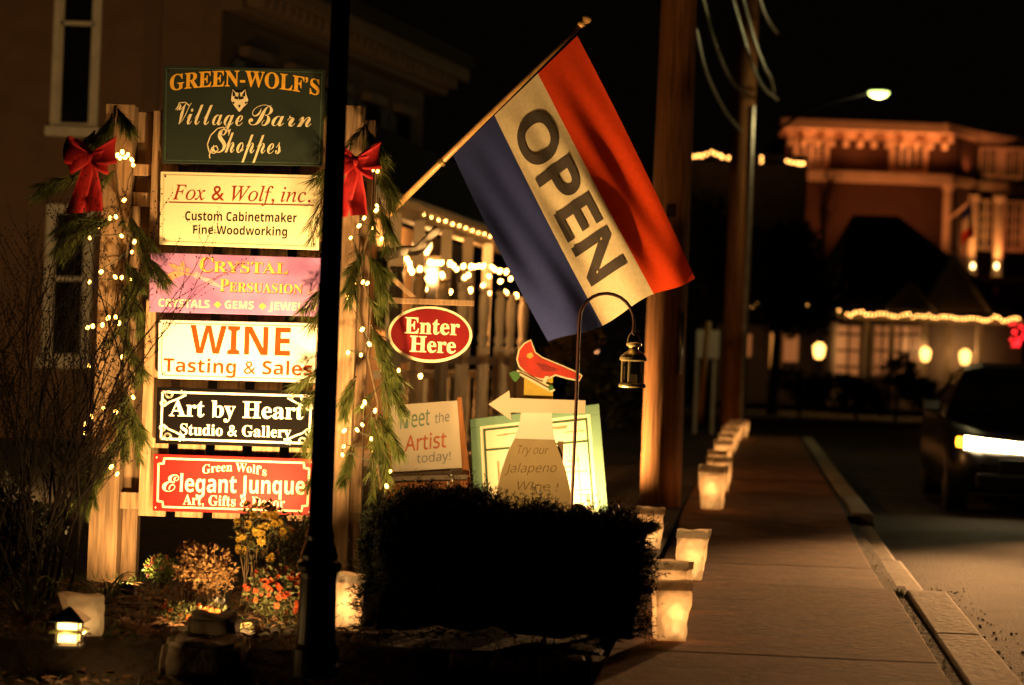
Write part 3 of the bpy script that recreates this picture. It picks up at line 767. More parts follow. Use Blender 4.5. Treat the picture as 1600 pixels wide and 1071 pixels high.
# ================================================================== LUMINARIA BAGS
def bag(label, px, py, z0=0.0, hpx=None, w_=.135, h=.25, yaw=0., power=1.1, g='luminaria bags along the sidewalk', lean=0, cuff=True, hot=0):
    p = G(px, py, z0)
    t = thing('luminaria_bag', label, 'paper lantern', p, g)
    Rz = Matrix.Rotation(yaw, 3, 'Z'); d_ = w_*.68
    nseg, nr = 48, 20
    seed = random.random()*50
    def ring(a):
        # rectangle perimeter
        q = a*4; s_ = int(q) % 4; f = q-int(q)
        x, y = [(-1+2*f, -1), (1, -1+2*f), (1-2*f, 1), (-1, 1-2*f)][s_]
        return x, y
    mb = MB()
    def pt(a, r, grow=1.0):
        x, y = ring(a); k = (.76+.24*r**.8)*grow
        gus = 1-.14*(1-abs(y))*(1 if abs(x) > .99 else 0)
        v = Vector((x*w_/2*k*gus, y*d_/2*k, r*h))
        nn = noise.noise(Vector((v.x*16, v.y*16, v.z*11+seed)))
        n2 = noise.noise(Vector((v.x*38, v.z*30, v.y*38+seed)))
        v += Vector((x*(nn*.009+n2*.004), y*(nn*.012+n2*.006), (noise.noise(Vector((math.cos(a*6.28)*1.5, math.sin(a*6.28)*1.5, seed)))*.013*(r-.8)*5 if r > .8 else 0)))
        v.x += lean*r*r
        return p+Rz@v+Vector((0, 0, .003))
    for r in range(nr+1):
        for j in range(nseg): mb.v.append(pt(j/nseg, r/nr))
    for r in range(nr):
        for j in range(nseg): mb.f.append((r*nseg+j, r*nseg+(j+1) % nseg, (r+1)*nseg+(j+1) % nseg, (r+1)*nseg+j)); mb.m.append(0)
    mb.f.append(tuple(range(nseg-1, -1, -1))); mb.m.append(0)
    obj('paper', mb, m_paper, t, smooth=False)
    if cuff:
        cf_ = MB()
        for r in range(4):
            for j in range(nseg): cf_.v.append(pt(j/nseg, .84+.16*r/3, 1.045-.005*r))
        for r in range(3):
            for j in range(nseg): cf_.f.append((r*nseg+j, r*nseg+(j+1) % nseg, (r+1)*nseg+(j+1) % nseg, (r+1)*nseg+j)); cf_.m.append(0)
        obj('cuff', cf_, m_cuff, t)
    mb = MB(); o_ = p+Vector((hot, -.005, .004)); mb.lathe(o_, [(.02, 0), (.02, .028), (.017, .03)], 12); cd = obj('candle', mb, m_wax, t, smooth=False)
    mb = MB(); mb.lathe(o_, [(.001, .034), (.005, .042), (.004, .055), (.0008, .068)], 8); obj('flame', mb, m_flame, cd)
    lamp('candle_light', 'POINT', o_+Vector((0, 0, .5*h)), power*.75, CANDLE, t, radius=.045)
    return t
bag('large glowing paper bag at the hedge corner, nearest of all on the sidewalk', 1046, 1001, w_=.155, h=.245, yaw=.12, hot=.02, power=1.0)
bag('wide paper bag just behind the nearest one at the hedge corner', 1046, 958, w_=.185, h=.235, yaw=-.25, power=.9)
bag('paper bag with a torn folded rim, right of the one behind the hedge corner', 1078, 906, z0=.0, w_=.165, h=.26, yaw=-.18, lean=.012, hot=.015, power=1.0)
bag('slim glowing bag half hidden behind the right end of the hedge by the utility pole', 1015, 858, w_=.15, h=.25, yaw=.2, power=.8)
rows = [(1112, 796, .205, .345, 'glowing bag at the front of the far cluster, beyond the utility pole'), (1123, 768, .2, .31, 'second glowing bag in the far cluster, overlapping the front one'), (1120, 752, .19, .3, 'third glowing bag of the far cluster beyond the utility pole'), (1128, 732, .19, .31, 'fourth glowing bag along the far sidewalk edge'), (1134, 716, .2, .30, 'fifth glowing bag along the far sidewalk edge'), (1140, 704, .2, .3, 'fourth from last glowing bag on the sidewalk'), (1144, 694, .2, .3, 'third from last glowing bag on the sidewalk'), (1150, 688, .2, .3, 'last but one glowing bag at the street corner'), (1159, 684, .2, .28, 'last and most distant glowing bag at the street corner')]
for x, y, w_, h, lb in rows:
    bag(lb, x, y, w_=w_, h=h, yaw=U(-.4, .4), power=1.6)
bag('glowing paper bag between the black lamp post and the hedge', 540, 985, w_=.14, h=.23, yaw=.1, g='luminaria bags in the garden bed', cuff=True, power=1.2)
bag('pale paper bag leaning on the small pagoda path light in the garden bed', 130, 994, w_=.15, h=.16, yaw=.5, g='luminaria bags in the garden bed', cuff=False, lean=-.02, power=.10)

# ================================================================== PATH LIGHT AND SPOTLIGHTS
p = G(107, 1012)
t = thing('path_light', 'small black pagoda path light glowing in the leaf litter', 'path light', p)
mb = MB(); k = .7071
def sqring(mb, prof): mb.lathe(p, [(r*1.414, z) for r, z in prof], 4)
sqring(mb, [(.066, .098), (.068, .103), (.03, .135), (.012, .148), (.004, .152)]); obj('roof_cap', mb, m_black, t)
mb = MB(); sqring(mb, [(.062, .058), (.064, .063), (.05, .071)]); obj('lower_shade', mb, M('green_brass', (.12, .12, .04), .4, .2, 20, metal=.4), t)
mb = MB(); sqring(mb, [(.05, .0), (.05, .012), (.045, .014)]); obj('base', mb, m_black, t)
m_plens = EM('path_light_lens', (1, .52, .14), 7)
mb = MB(); sqring(mb, [(.036, .071), (.036, .098)]); obj('upper_lens', mb, m_plens, t)
mb = MB(); sqring(mb, [(.034, .022), (.034, .05)]); obj('lower_lens', mb, EM('path_light_lower_lens', (1, .5, .12), 5), t)
lamp('path_light_glow', 'POINT', p+Vector((0, -.075, .06)), 1.3, WARM, t, radius=.02)
lamp('path_light_glow', 'POINT', p+Vector((.075, .0, .06)), 1.3, WARM, t, radius=.02)
for sx in (-1, 1):
    for sy in (-1, 1):
        mb = MB(); mb.box(p.x+sx*.042-.003, p.x+sx*.042+.003, p.y+sy*.042-.003, p.y+sy*.042+.003, p.z+.012, p.z+.1); obj('corner_bar', mb, m_black, t)
SPB, SPA = P(346, 913, 9.3), P(372, 600, 10.36)
def in_beam(q):
    d = (SPA-SPB).normalized(); w_ = q-SPB; t_ = w_.dot(d)
    return t_ > -.06 and (w_-d*t_).length < .06+.30*max(0, t_) and q.y < 10.2
def spotlight(label, loc, aim, power, size, blend, rad=.05, lens=40):
    loc = Vector(loc); d = (Vector(aim)-loc).normalized()
    t = thing('garden_spotlight', label, 'spotlight', (loc.x, loc.y, 0), 'garden floodlights')
    mb = MB(); mb.tube([loc-d*.1, loc-d*.085, loc-d*.03, loc], [.022, .034, rad, rad*1.06], 20, cap=False); obj('housing', mb, m_black, t, smooth=True)
    mb = MB(); mb.tube([loc-d*.016, loc-d*.012], [rad*.98, rad*.98], 20); obj('lens', mb, EM('flood_lens', WARM, lens, False), t)
    mb = MB(); mb.tube([(loc.x, loc.y, -.05), (loc.x, loc.y, max(.0, loc.z-.05)), loc-d*.06], .009, 8); obj('stake', mb, m_black, t)
    lamp('flood_beam', 'SPOT', loc+d*.01, power, WARM, t, aim=aim, size=size, blend=blend, radius=rad*.8)
    return t
spotlight('garden floodlight at the foot of the left sign post', P(196, 921, 10.06), P(225, 480, 10.9), 62, 150, 1)
spotlight('garden floodlight hidden among the chrysanthemums under the signs', SPB, SPA, 650, 76, 1)

spotlight('added floodlight in the grass behind the bare shrub, brightening the house front', P(-30, 690, 14.5), P(150, 250, 25), 850, 120, 1, rad=.08, lens=10)  # added lamp without a known source, brightens the house wall and trim
# ================================================================== PLANTS IN THE BED
def strip_leaf(mb, base, d, L, wd, droop):
    p = Vector(base); dd = Vector((d.x, d.y, d.z)).normalized(); sd = dd.cross(Vector((0, 0, 1)))
    if sd.length < .1: sd = Vector((1, 0, 0))
    sd.normalize(); n = 9; row = []
    for k in range(n+1):
        ww = wd*(1-(k/n)**2.2)*.5*(.6+.4*min(1, k/2))+.0004
        row.append((p-sd*ww, p+Vector((0, 0, -ww*.5)), p+sd*ww))
        dd = (dd+Vector((0, 0, -droop*(k+1)/n/n*2))).normalized(); p = p+dd*L/n
    k0 = len(mb.v)
    for r in row: mb.v += list(r)
    for k in range(n):
        a = k0+k*3
        mb.f += [(a, a+1, a+4, a+3), (a+1, a+2, a+5, a+4)]; mb.m += [0, 0]
spotlight('added unseen floodlight behind the hedge, aimed up at the OPEN flag', P(625, 880, 9.62), P(915, 230, 10.4), 420, 146, 1, lens=15)  # unseen lamp added to light the flag and the boards near it
spotlight('added floodlight out of view behind the framed board, aimed at the near utility pole', P(852, 765, 17.55), P(1018, 640, 17.5), 380, 80, 1, lens=15)  # extra lamp out of view, added to light the pole's lower left side
spotlight('small added floodlight out of sight behind the stacked stones, aimed at the flowers', P(350, 988, 8.62), P(395, 830, 9.3), 130, 150, 1, rad=.03, lens=6)  # invented fill lamp, hidden by the stones, brightens the flower bed
def daylily(label, px, py, n, L, Y=None):
    p = G(px, py); mb = MB()
    for k in range(n):
        a = U(0, 6.28); e = U(.5, 1.6)
        strip_leaf(mb, p+Vector((U(-.03, .03), U(-.03, .03), -.01)), Vector((math.cos(a), math.sin(a)*.7, e)), L*U(.6, 1.1), U(.012, .02), U(1.4, 3.2))
    tag(obj('daylily_plant', mb, m_grass, loc=p), label, 'plant', 'arching strap leaved plants in the bed')
daylily('clump of arching strap leaves right at the foot of the left sign post', 165, 938, 17, .36)
daylily('clump of arching strap leaves at the far left edge of the garden bed', 45, 965, 16, .42)
daylily('short clump of strap leaves right of the pagoda path light', 172, 992, 9, .2)
daylily('sparse strap leaves beside the leaning paper bag', 75, 935, 10, .34)

def mum(name, label, px, py, Y, rx, rz, leafmat, petmat, nl, nb, br, stems=14, leaf=.035, core=None, dens=1):
    b = P(px, py, Y); b.z = 0
    t = thing(name, label, 'flowering plant', b, None)
    lf, fl, st = MB(), MB(), MB()
    c = P(px, py, Y)
    for k in range(stems):
        a = U(0, 6.28); e = c+Vector((math.cos(a)*rx*.7, math.sin(a)*rx*.5, U(-.1, .9)*rz))
        m_ = b.lerp(e, .5)+Vector((U(-.03, .03), U(-.03, .03), .03))
        b_ = b+Vector((U(-.7, .7)*rx, U(-.5, .5)*rx, 0)); m_ = b_.lerp(e, .5)+Vector((U(-.03, .03), U(-.03, .03), .02))
        if in_beam(e) or in_beam(m_): continue
        st.tube([b_, m_, e], [.003, .0022, .0012], 5)
    for k in range(nl):
        v = Vector((random.gauss(0, .5), random.gauss(0, .5), random.gauss(0, .5)))
        if v.length > 1.05: v = v.normalized()*U(.8, 1.05)
        q = c+Vector((v.x*rx, v.y*rx*.8, v.z*rz))
        if q.z < .01 or in_beam(q): continue
        d = (v*.8+Vector((U(-1, 1), U(-1, 1), U(-.4, .9)))).normalized()
        lf.blade(q, q+d*leaf*U(.6, 1.2), leaf*.5)
    for k in range(nb):
        v = Vector((random.gauss(0, 1), random.gauss(-.5, .8), random.gauss(.45, .8))).normalized()*U(.72, 1.05)
        q = c+Vector((v.x*rx, v.y*rx*.8, v.z*rz))
        if q.z < .03: q.z = U(.03, .1)
        if in_beam(q): continue
        nrm = (v+Vector((U(-.4, .4), -.5, .4))).normalized(); r = br*U(.75, 1.2)
        tx = nrm.orthogonal().normalized(); ty = nrm.cross(tx)
        for lay, (npt, rr, up) in enumerate(((11, 1, .12), (9, .75, .4), (6, .42, .7))):
            for i in range(npt):
                a = (i+U(-.2, .2))*2*math.pi/npt+lay*.4
                rd = tx*math.cos(a)+ty*math.sin(a); sd = nrm.cross(rd)
                fl.blade(q+nrm*r*.12*lay, q+(rd*rr+nrm*up)*r, r*.48, sd)
    obj('foliage', lf, leafmat, t); obj('stems', st, m_twig, t); obj('blossoms', fl, petmat, t)
    return t
m_mleaf = M('mum_leaf', (.06, .065, .02), .7, .5, 30, trans=.25)
m_dry = M('dry_bract', (.22, .12, .045), .85, .5, 40, trans=.3, col2=(.36, .2, .08))
m_lleaf = M('bright_green_leaf', (.12, .17, .03), .6, .35, 30, trans=.3)
mum('yellow_chrysanthemum', 'tall yellow chrysanthemum in front of the red sign', 408, 832, 9.28, .115, .135, m_mleaf, M('yellow_petal', (.55, .36, .05), .7, .2, 30, trans=.3), 600, 48, .022, leaf=.022)
mum('rust_chrysanthemum', 'rust coloured loose mum behind the black lamp post, right of the yellow one', 466, 852, 9.4, .1, .14, m_mleaf, M('rust_petal', (.28, .07, .02), .7, .4, 30, trans=.3), 420, 16, .014, leaf=.024)
mum('orange_chrysanthemum', 'low mound of dark orange-red mums left of the lamp post base', 440, 925, 9.05, .15, .11, m_mleaf, M('orange_red_petal', (.42, .06, .012), .7, .35, 30, trans=.3), 1500, 78, .015, leaf=.022)
mum('dried_hydrangea', 'dried brown flower heads in front of the glaring floodlight beneath the signs', 322, 893, 9.1, .125, .105, m_dry, m_dry, 900, 34, .012, leaf=.022)
mum('dried_hydrangea', 'tan seed heads standing left of the dried brown flower heads', 298, 866, 9.2, .055, .05, m_dry, M('tan_head', (.42, .2, .06), .8, .4, 40, trans=.25), 200, 22, .013, leaf=.02)
mum('pink_chrysanthemum', 'small pink and cream flowers on bright green leaves at the sign foot', 250, 889, 10.12, .075, .06, m_lleaf, M('pink_petal', (.62, .22, .22), .7, .35, 30, trans=.3), 420, 20, .012, leaf=.022)
mum('orange_chrysanthemum', 'creeping row of orange mums in front of the dried flower heads', 300, 955, 8.9, .15, .035, m_mleaf, M('orange_petal', (.40, .09, .015), .7, .35, 30, trans=.3), 500, 18, .014, leaf=.02)

# rocks
def rock(label, x0, y0, x1, y1, Y, d, mat=m_rock, sub=3, amp=.03, name='garden_rock', rot=0, cat='rock'):
    a, b = P(x0, y1, Y), P(x1, y0, Y)
    bm = bmesh.new(); bmesh.ops.create_cube(bm, size=1)
    bmesh.ops.bevel(bm, geom=bm.edges[:], offset=.1, segments=2, affect='EDGES')
    bmesh.ops.subdivide_edges(bm, edges=bm.edges[:], cuts=sub, use_grid_fill=True)
    mb = MB(); bm.verts.index_update(); Rr = Matrix.Rotation(rot, 3, 'Y')
    for v in bm.verts:
        q = Rr@Vector((v.co.x*(b.x-a.x), v.co.y*d, v.co.z*(b.z-a.z)))+Vector(((a.x+b.x)/2, Y+d/2, (a.z+b.z)/2))
        q += v.co.normalized()*noise.noise(q*9)*amp
        mb.v.append(q)
    for f in bm.faces: mb.f.append(tuple(v.index for v in f.verts)); mb.m.append(0)
    bm.free(); tag(obj(name, mb, mat, smooth=True), label, cat, None)
rock('rough stone block stacked on a larger stone in front of the flowers', 288, 966, 368, 1012, 8.35, .2)
rock('large low dark stone carrying the smaller block in the front of the bed', 250, 1010, 372, 1060, 8.05, .4)
m_flag = M('flagstone', (.25, .13, .075), .85, .35, 9, .01)
rock('tilted reddish flagstone between the leaning bag and the stacked stones', 178, 982, 242, 994, 8.6, .22, m_flag, 2, .012, 'flagstone', .25, 'stone')
rock('small flat reddish flagstone against the left of the stacked stone block', 226, 968, 292, 980, 8.9, .2, m_flag, 2, .012, 'flagstone', -.12, 'stone')
rock('short reddish flagstone behind the pagoda path light', 70, 968, 100, 982, 8.8, .16, m_flag, 2, .01, 'flagstone', .2, 'stone')
# leaf litter
mb = MB()
for k in range(2600):
    Y = U(7.3, 10.2); X = U(-.3*Y, -.02*Y) if random.random() < .75 else U(-2.6, .5)
    if Y < 8.6 and X > -.45: continue
    z = .012+(-.13 if Y < 8.22 else 0); c = Vector((X, Y, z+U(0, .012))); r = U(.012, .034); a = U(0, 6.28)
    e = Vector((math.cos(a), math.sin(a), U(-.3, .5)))*r; s_ = Vector((-math.sin(a), math.cos(a), U(-.4, .4)))*r*.5
    mb.add([c-e, c+s_+Vector((0, 0, r*.3)), c+e, c-s_+Vector((0, 0, r*.2))], [(0, 1, 2, 3)])
stuff('leaf_litter', mb, m_litter, loc=(0, 0, 0))
mb = MB()
for k in range(3600):
    Y = U(7.4, 12); X = U(-3, xl(Y)-.03)
    c = Vector((X, Y, -.005-(.13 if Y < 8.22 else 0)))
    mb.blade(c, c+Vector((U(-.03, .03), U(-.03, .03), U(.02, .07))), .004)
stuff('grass_tufts', mb, m_grass, loc=(0, 0, 0))
# tiny weeds in the kerb joint
mb = MB()
for k in range(420):
    Y = U(8, 17) if random.random() < .5 else U(11.2, 11.6); X = xr(Y)+U(.0, .06)
    c = Vector((X, Y, -.02 if Y < 11.4 else -.09)); mb.blade(c, c+Vector((U(-.02, .02), U(-.02, .02), U(.012, .035))), .004)
stuff('joint_weeds', mb, m_grass, loc=(0, 0, 0))
# grit on the road edge
mb = MB()
for k in range(120):
    Y = U(8.5, 13); X = xr(Y)+.3+abs(random.gauss(0, .16)); c = Vector((X, Y, -.137)); r = U(.003, .008)
    mb.ball(c, r, n=5, m=3, sz=.6)
stuff('road_grit', mb, m_litter, loc=(0, 0, 0))

# bare shrub
def bare_shrub():
    b = P(50, 930, 9.4); b.z = 0
    t = thing('bare_shrub', 'leafless dark twiggy shrub left of the sign stand', 'shrub', b)
    mb = MB(); buds = MB()
    def grow(p, d, L, r, lv):
        n = 6; pts = [p.copy()]; q = p.copy(); d = d.normalized()
        for k in range(n):
            d = (d+Vector((U(-.13, .13), U(-.1, .1), U(-.08, .14)))).normalized(); q = q+d*L/n; pts.append(q.copy())
        mb.tube(pts, [r*(1-.6*k/n) for k in range(n+1)], 4 if lv > 1 else 6)
        if lv >= 1:
            for k in range(2, n+1):
                if random.random() < .6: buds.ball(pts[k]+Vector((U(-.006, .006), U(-.006, .006), U(-.006, .006))), U(.002, .0045), n=5, m=3)
        if lv < 3:
            for k in range(2, n+1):
                for _ in range(1 if lv else 2):
                    if random.random() < .82:
                        e = (d+Vector((U(-.8, .8), U(-.5, .5), U(-.2, .6)))).normalized()
                        grow(pts[k], e, L*U(.35, .6), r*.5, lv+1)
    for tx, ty, L in ((15, 470, .7), (60, 440, .72), (100, 450, .72), (140, 470, .75), (150, 500, .8), (165, 560, .8), (-40, 520, .7), (-90, 560, .7), (130, 580, .7), (185, 640, .62), (110, 520, .6), (30, 560, .6), (160, 700, .5), (80, 600, .5)):
        e = P(tx-14, ty+20, 9.3+U(-.25, .3)); o_ = b+Vector((U(-.18, .18), U(-.12, .12), 0)); d = e-o_
        grow(o_, d, d.length*.85, .008, 0)
    obj('branches', mb, m_bark, t); obj('buds', buds, m_bark, t)
bare_shrub()
def leafy(name, label, cat, c, rx, ry, rz, n, leaf, mat, trunk=None, group=None, shell=.5, lumps=5, trunkmat=None):
    c = Vector(c); t = thing(name, label, cat, (c.x, c.y, min(0, c.z-rz)), group)
    mb = MB(); cs = [(Vector((U(-.6, .6), U(-.6, .6), U(-.65, .65))), U(.4, .65)) for _ in range(lumps)]
    for k in range(n):
        o_, r = random.choice(cs); v = Vector((random.gauss(0, 1), random.gauss(0, 1), random.gauss(0, 1))).normalized()*r*U(shell, 1.1)+o_
        q = c+Vector((v.x*rx, v.y*ry, v.z*rz))
        d = Vector((U(-1, 1), U(-1, 1), U(-.8, .8)))
        mb.blade(q, q+d.normalized()*leaf*U(.6, 1.3), leaf*.55)
    obj('crown', mb, mat, t)
    tm = MB(); b = Vector((c.x, c.y, -.12)); tr = trunk or rz*.06
    tm.tube([b, b.lerp(c, .5)+Vector((U(-.1, .1)*rx, 0, 0)), c+Vector((0, 0, rz*.3))], [tr, tr*.75, tr*.3], 8)
    for k in range(7):
        o_, r = random.choice(cs); e = c+Vector((o_.x*rx, o_.y*ry, o_.z*rz)); s_ = b.lerp(c, U(.5, 1))
        tm.tube([s_, s_.lerp(e, .5)+Vector((0, 0, .1*rz)), e], [tr*.4, tr*.25, tr*.08], 6)
    obj('trunk', tm, trunkmat or m_bark, t)
    return t
m_dleaf = M('dark_evergreen_leaf', (.018, .022, .010), .7, .5, 4)
leafy('evergreen_shrub', 'low dark evergreen at the foot of the bare shrub', 'shrub', P(0, 830, 10.1), .36, .3, .3, 3600, .03, m_dleaf)

# ================================================================== A-BOARDS AND CUT-OUTS
m_orange = M('orange_wood', (.42, .15, .03), .6, .3, 6, .001, stretch=WOODS)
m_wb = M('whiteboard', (.68, .60, .47), .4, .06, 4)
Ya = 11.55
t = thing('easel_board', 'white board reading Meet the Artist today on an orange wooden easel', 'easel sign', G(672, 842))
mb = MB(); polypx(mb, [(612, 738), (722, 731), (716, 626), (606, 634)], Ya, .012); obj('board', mb, m_wb, t)
mb = MB(); pr = lambda pts, Y, d: polypx(mb, pts, Y, d)
pr([(725, 775), (737, 775), (721, 620), (714, 621)], Ya-.012, .05); obj('leg', mb, m_orange, t, bevel=.003)
mb = MB(); pr([(604, 790), (614, 790), (608, 625), (601, 625)], Ya-.012, .05); obj('leg', mb, m_orange, t, bevel=.003)
mb = MB(); mb.hexa([P(604, 752, Ya-.12), P(730, 749, Ya-.12), P(724, 742, Ya-.015), P(606, 748, Ya-.015), P(604, 745, Ya-.12), P(730, 742, Ya-.12), P(724, 735, Ya-.015), P(606, 741, Ya-.015)]); obj('ledge', mb, M('grey_ledge', (.25, .2, .16), .7, .2, 8), t)
mb = MB(); polypx(mb, [(608, 790), (731, 790), (730, 751), (605, 755)], Ya-.115, .02); obj('front_panel', mb, m_orange, t, bevel=.003)
m_tg = M('green_marker', (.16, .28, .2), .6, .2, 30); m_tr = M('red_marker', (.58, .14, .05), .6, .2, 30); m_tb = M('grey_marker', (.25, .27, .28), .6, .2, 30)
letter(t, m_tg, Ya-.003, ('Meet', 'sans', (625, 671), (671, 664), 26, dict(off=.006)))
letter(t, m_tb, Ya-.003, ('the', 'sans', (679, 662), (702, 658), 15, dict(off=.004)), ('today!', 'sans', (651, 724), (704, 719), 14, dict(off=.004)))
letter(t, m_tr, Ya-.003, ('Artist', 'sans', (632, 706), (697, 699), 24, dict(off=.01)))
# green framed board
Yg = 11.85
m_teal = M('pale_green_frame_paint', (.17, .31, .22), .5, .12, 6)
m_paper2 = M('poster_paper', (.78, .70, .52), .6, .06, 4)
t = thing('framed_board', 'poster board in a pale green frame lit from below, leaning behind the bottle cut-out', 'framed sign', G(848, 838))
co = [(734, 655), (936, 631), (953, 835), (743, 838)]
mb = MB(); L = lambda u, v: quad_lerp(co, u, v)
def leanY(v): return Yg-.07*v+.07
def gp(u, v, dy=0): x, y = L(u, v); return P(x, y, leanY(v)-dy)
def gquad(mb, u0, v0, u1, v1, dy, th): mb.prism([gp(u0, v1, dy), gp(u1, v1, dy), gp(u1, v0, dy), gp(u0, v0, dy)], (0, th, 0))
gquad(mb, .03, .03, .97, .97, 0, .012); obj('poster', mb, m_paper2, t)
for a in ((0, 0, 1, .075), (0, .925, 1, 1), (0, .075, .075, .925), (.925, .075, 1, .925)):
    mb = MB(); gquad(mb, *a, .014, .035); obj('frame', mb, m_teal, t, bevel=.003)
mb = MB()
for a in ((.1, .1, .9, .115), (.1, .1, .115, .9), (.885, .1, .9, .9), (.1, .27, .9, .285)): gquad(mb, *a, .003+.0005*a[1]*5+.0004*a[0], .001)
obj('border_line', mb, M('dark_green_line', (.03, .09, .04), .6, .2, 20), t)
mb = MB()
for k in range(26):
    u = U(.14, .8); v = .14+.1*random.random() if k < 8 else U(.33, .9)
    gquad(mb, u, v, min(.87, u+U(.05, .2)), v+.007, .0035+k*.00005, .0006)
for u in (.2, .34, .66, .8): gquad(mb, u, .38, u+.01, .9, .006, .0006)
obj('faint_drawing', mb, M('pencil_brown', (.5, .34, .2), .7, .2, 30), t)
# bottle cut-out with arrow, bird
Yb_ = 11.3
t = thing('wine_sign', 'white bottle-shaped cut-out sign offering Jalapeno Wine with a cardinal and arrow on top', 'sign', G(838, 858))
bl_ = [(815, 640), (862, 640), (863, 660), (866, 685), (874, 706), (884, 735), (891, 765), (895, 800), (893, 845), (778, 845), (774, 800), (776, 765), (783, 735), (793, 706), (804, 685), (812, 660)]
mb = MB(); polypx(mb, bl_[::-1], Yb_, .015); obj('bottle_board', mb, m_whites, t, bevel=.001)
lab = [(804, 686), (866, 688), (874, 707), (884, 736), (891, 766), (894.5, 800), (892, 843), (779, 843), (775, 800), (777, 766), (784, 736), (794, 706)]
mb = MB(); polypx(mb, lab[::-1], Yb_-.004, .003); obj('label_paper', mb, M('kraft_label', (.38, .30, .16), .8, .1, 8), t)
m_pen = M('pen_ink', (.16, .10, .04), .7, .2, 30)
letter(t, m_pen, Yb_-.006, ('Try our', 'sans', (806, 709), (855, 710), 13, dict(slant=.25, off=-.006)), ('Jalapeno', 'sans', (789, 739), (868, 738), 14, dict(slant=.25, off=-.006)), ('Wine !', 'sans', (805, 765), (870, 768), 13, dict(slant=.25, off=-.006)))
mb = MB(); polypx(mb, [(763, 632), (799, 657), (798, 645), (914, 646), (915, 626), (797, 622), (796, 610)], Yb_-.03, .018); obj('arrow_board', mb, m_wb, t, bevel=.001)
mb = MB(); polypx(mb, [(818, 640), (864, 640), (864, 585), (819, 592)], Yb_+.01, .015); obj('back_board', mb, M('yellow_paint', (.5, .36, .04), .6, .15, 9), t)
bird = [(809, 562), (812, 548), (820, 538), (829, 533), (831, 541), (835, 552), (846, 560), (860, 566), (880, 574), (900, 583), (908, 588), (905, 594), (885, 590), (868, 585), (858, 590), (846, 592), (832, 588), (820, 580), (812, 572)]
def infl(pts, d):
    cx = sum(p[0] for p in pts)/len(pts); cy = sum(p[1] for p in pts)/len(pts); out = []
    n = len(pts)
    for i in range(n):
        a, b = Vector(pts[i-1]), Vector(pts[(i+1) % n]); tt = (b-a).normalized(); out.append((pts[i][0]+tt.y*d, pts[i][1]-tt.x*d))
    return out
mb = MB(); polypx(mb, infl(bird, 2.5)[::-1], Yb_-.002, .012); obj('bird_backing', mb, m_cream, t)
mb = MB(); polypx(mb, bird[::-1], Yb_-.006, .003); bo = obj('cardinal_cutout', mb, M('cardinal_red', (.5, .028, .012), .5, .25, 9), t)
mb = MB(); polypx(mb, [(838, 568), (852, 570), (872, 578), (862, 581), (848, 580)][::-1], Yb_-.008, .001); obj('wing', mb, M('cardinal_wing', (.25, .012, .01), .6, .3, 20), bo)
mb = MB(); polypx(mb, [(824, 553), (831, 551), (834, 557), (828, 561), (823, 558)][::-1], Yb_-.008, .001); obj('beak', mb, m_goldp, bo)
mb = MB(); polypx(mb, [(808, 578), (822, 584), (840, 594), (858, 602), (868, 610), (862, 614), (848, 607), (832, 598), (818, 590), (806, 584)][::-1], Yb_-.012, .006); polypx(mb, [(852, 588), (858, 588), (850, 606), (844, 603)][::-1], Yb_-.013, .006); obj('perch_branch', mb, m_cream, t)
mb = MB(); linepx(mb, [(812, 582), (830, 591), (848, 601), (862, 609)], 2.2, Yb_-.0135); obj('branch_stroke', mb, M('branch_brown', (.12, .05, .02), .7, .3, 30), t)
mb = MB(); polypx(mb, [(795, 583), (803, 580), (812, 582), (812, 590), (805, 598), (800, 592)][::-1], Yb_-.014, .005); polypx(mb, [(856, 604), (862, 601), (866, 608), (858, 611)][::-1], Yb_-.015, .004); obj('painted_leaf', mb, M('leaf_green_paint', (.05, .17, .04), .5, .2, 20), t)
for x in (806, 872):
    mb = MB(); a = P(x, 800, Yb_+.02); mb.box(a.x-.015, a.x+.015, Yb_+.018, Yb_+.04, -.1, P(x, 690, Yb_).z); obj('stake', mb, m_post, t)
spotlight('floodlight on the ground beside the bottle cut-out, aimed at the green framed board', P(903, 800, 11.45), P(905, 715, 11.9), 85, 150, 1, lens=24)

# shepherd's hook and lantern
Yh_ = 9.75
t = thing('shepherd_hook', "slim dark red shepherd's hook rising behind the hedge", 'hook', G(888, 925))
pts = [G(886, 930), P(893, 795, Yh_), P(900, 640, Yh_), P(905, 505, Yh_)]
for k in range(1, 13):
    a = math.pi*(1-k/12); pts.append(P(948+43*math.cos(a), 500-43*math.sin(a)+k*.3, Yh_))
pts += [P(990, 514, Yh_), P(988, 520, Yh_), P(992, 524, Yh_), P(997, 519, Yh_), P(998, 513, Yh_)]
mb = MB(); mb.tube(pts, [.0078]*16+[.0065]*(len(pts)-16), 10); obj('rod', mb, m_iron, t, smooth=True)
c = P(988, 606, Yh_)
t = thing('candle_lantern', 'small brass candle lantern hanging from the hook', 'lantern', c)
m_brass = M('aged_brass', (.55, .45, .24), .42, .25, 30, metal=.75)
S = Yh_/F
mb = MB(); mb.lathe(c, [(.0, 0), (21*S, 0), (22*S, 2*S), (21*S, 5*S), (18*S, 7*S), (.001, 7.5*S)], 24); obj('base', mb, m_brass, t, smooth=False)
mb = MB(); mb.lathe(c, [(18*S, 41*S), (22*S, 43*S), (21*S, 47*S), (17*S, 52*S), (10*S, 57*S), (7*S, 60*S), (8*S, 63*S), (12*S, 66*S), (12*S, 69*S), (5*S, 71*S), (.001, 71.2*S)], 24); obj('hood', mb, m_brass, t, smooth=False)
mb = MB(); mb.lathe(c, [(16.8*S, 7*S), (16.8*S, 41*S)], 24); mb.f = mb.f[:-2]; mb.m = mb.m[:-2]; obj('glass_chimney', mb, glass('lantern_glass'), t, smooth=True)
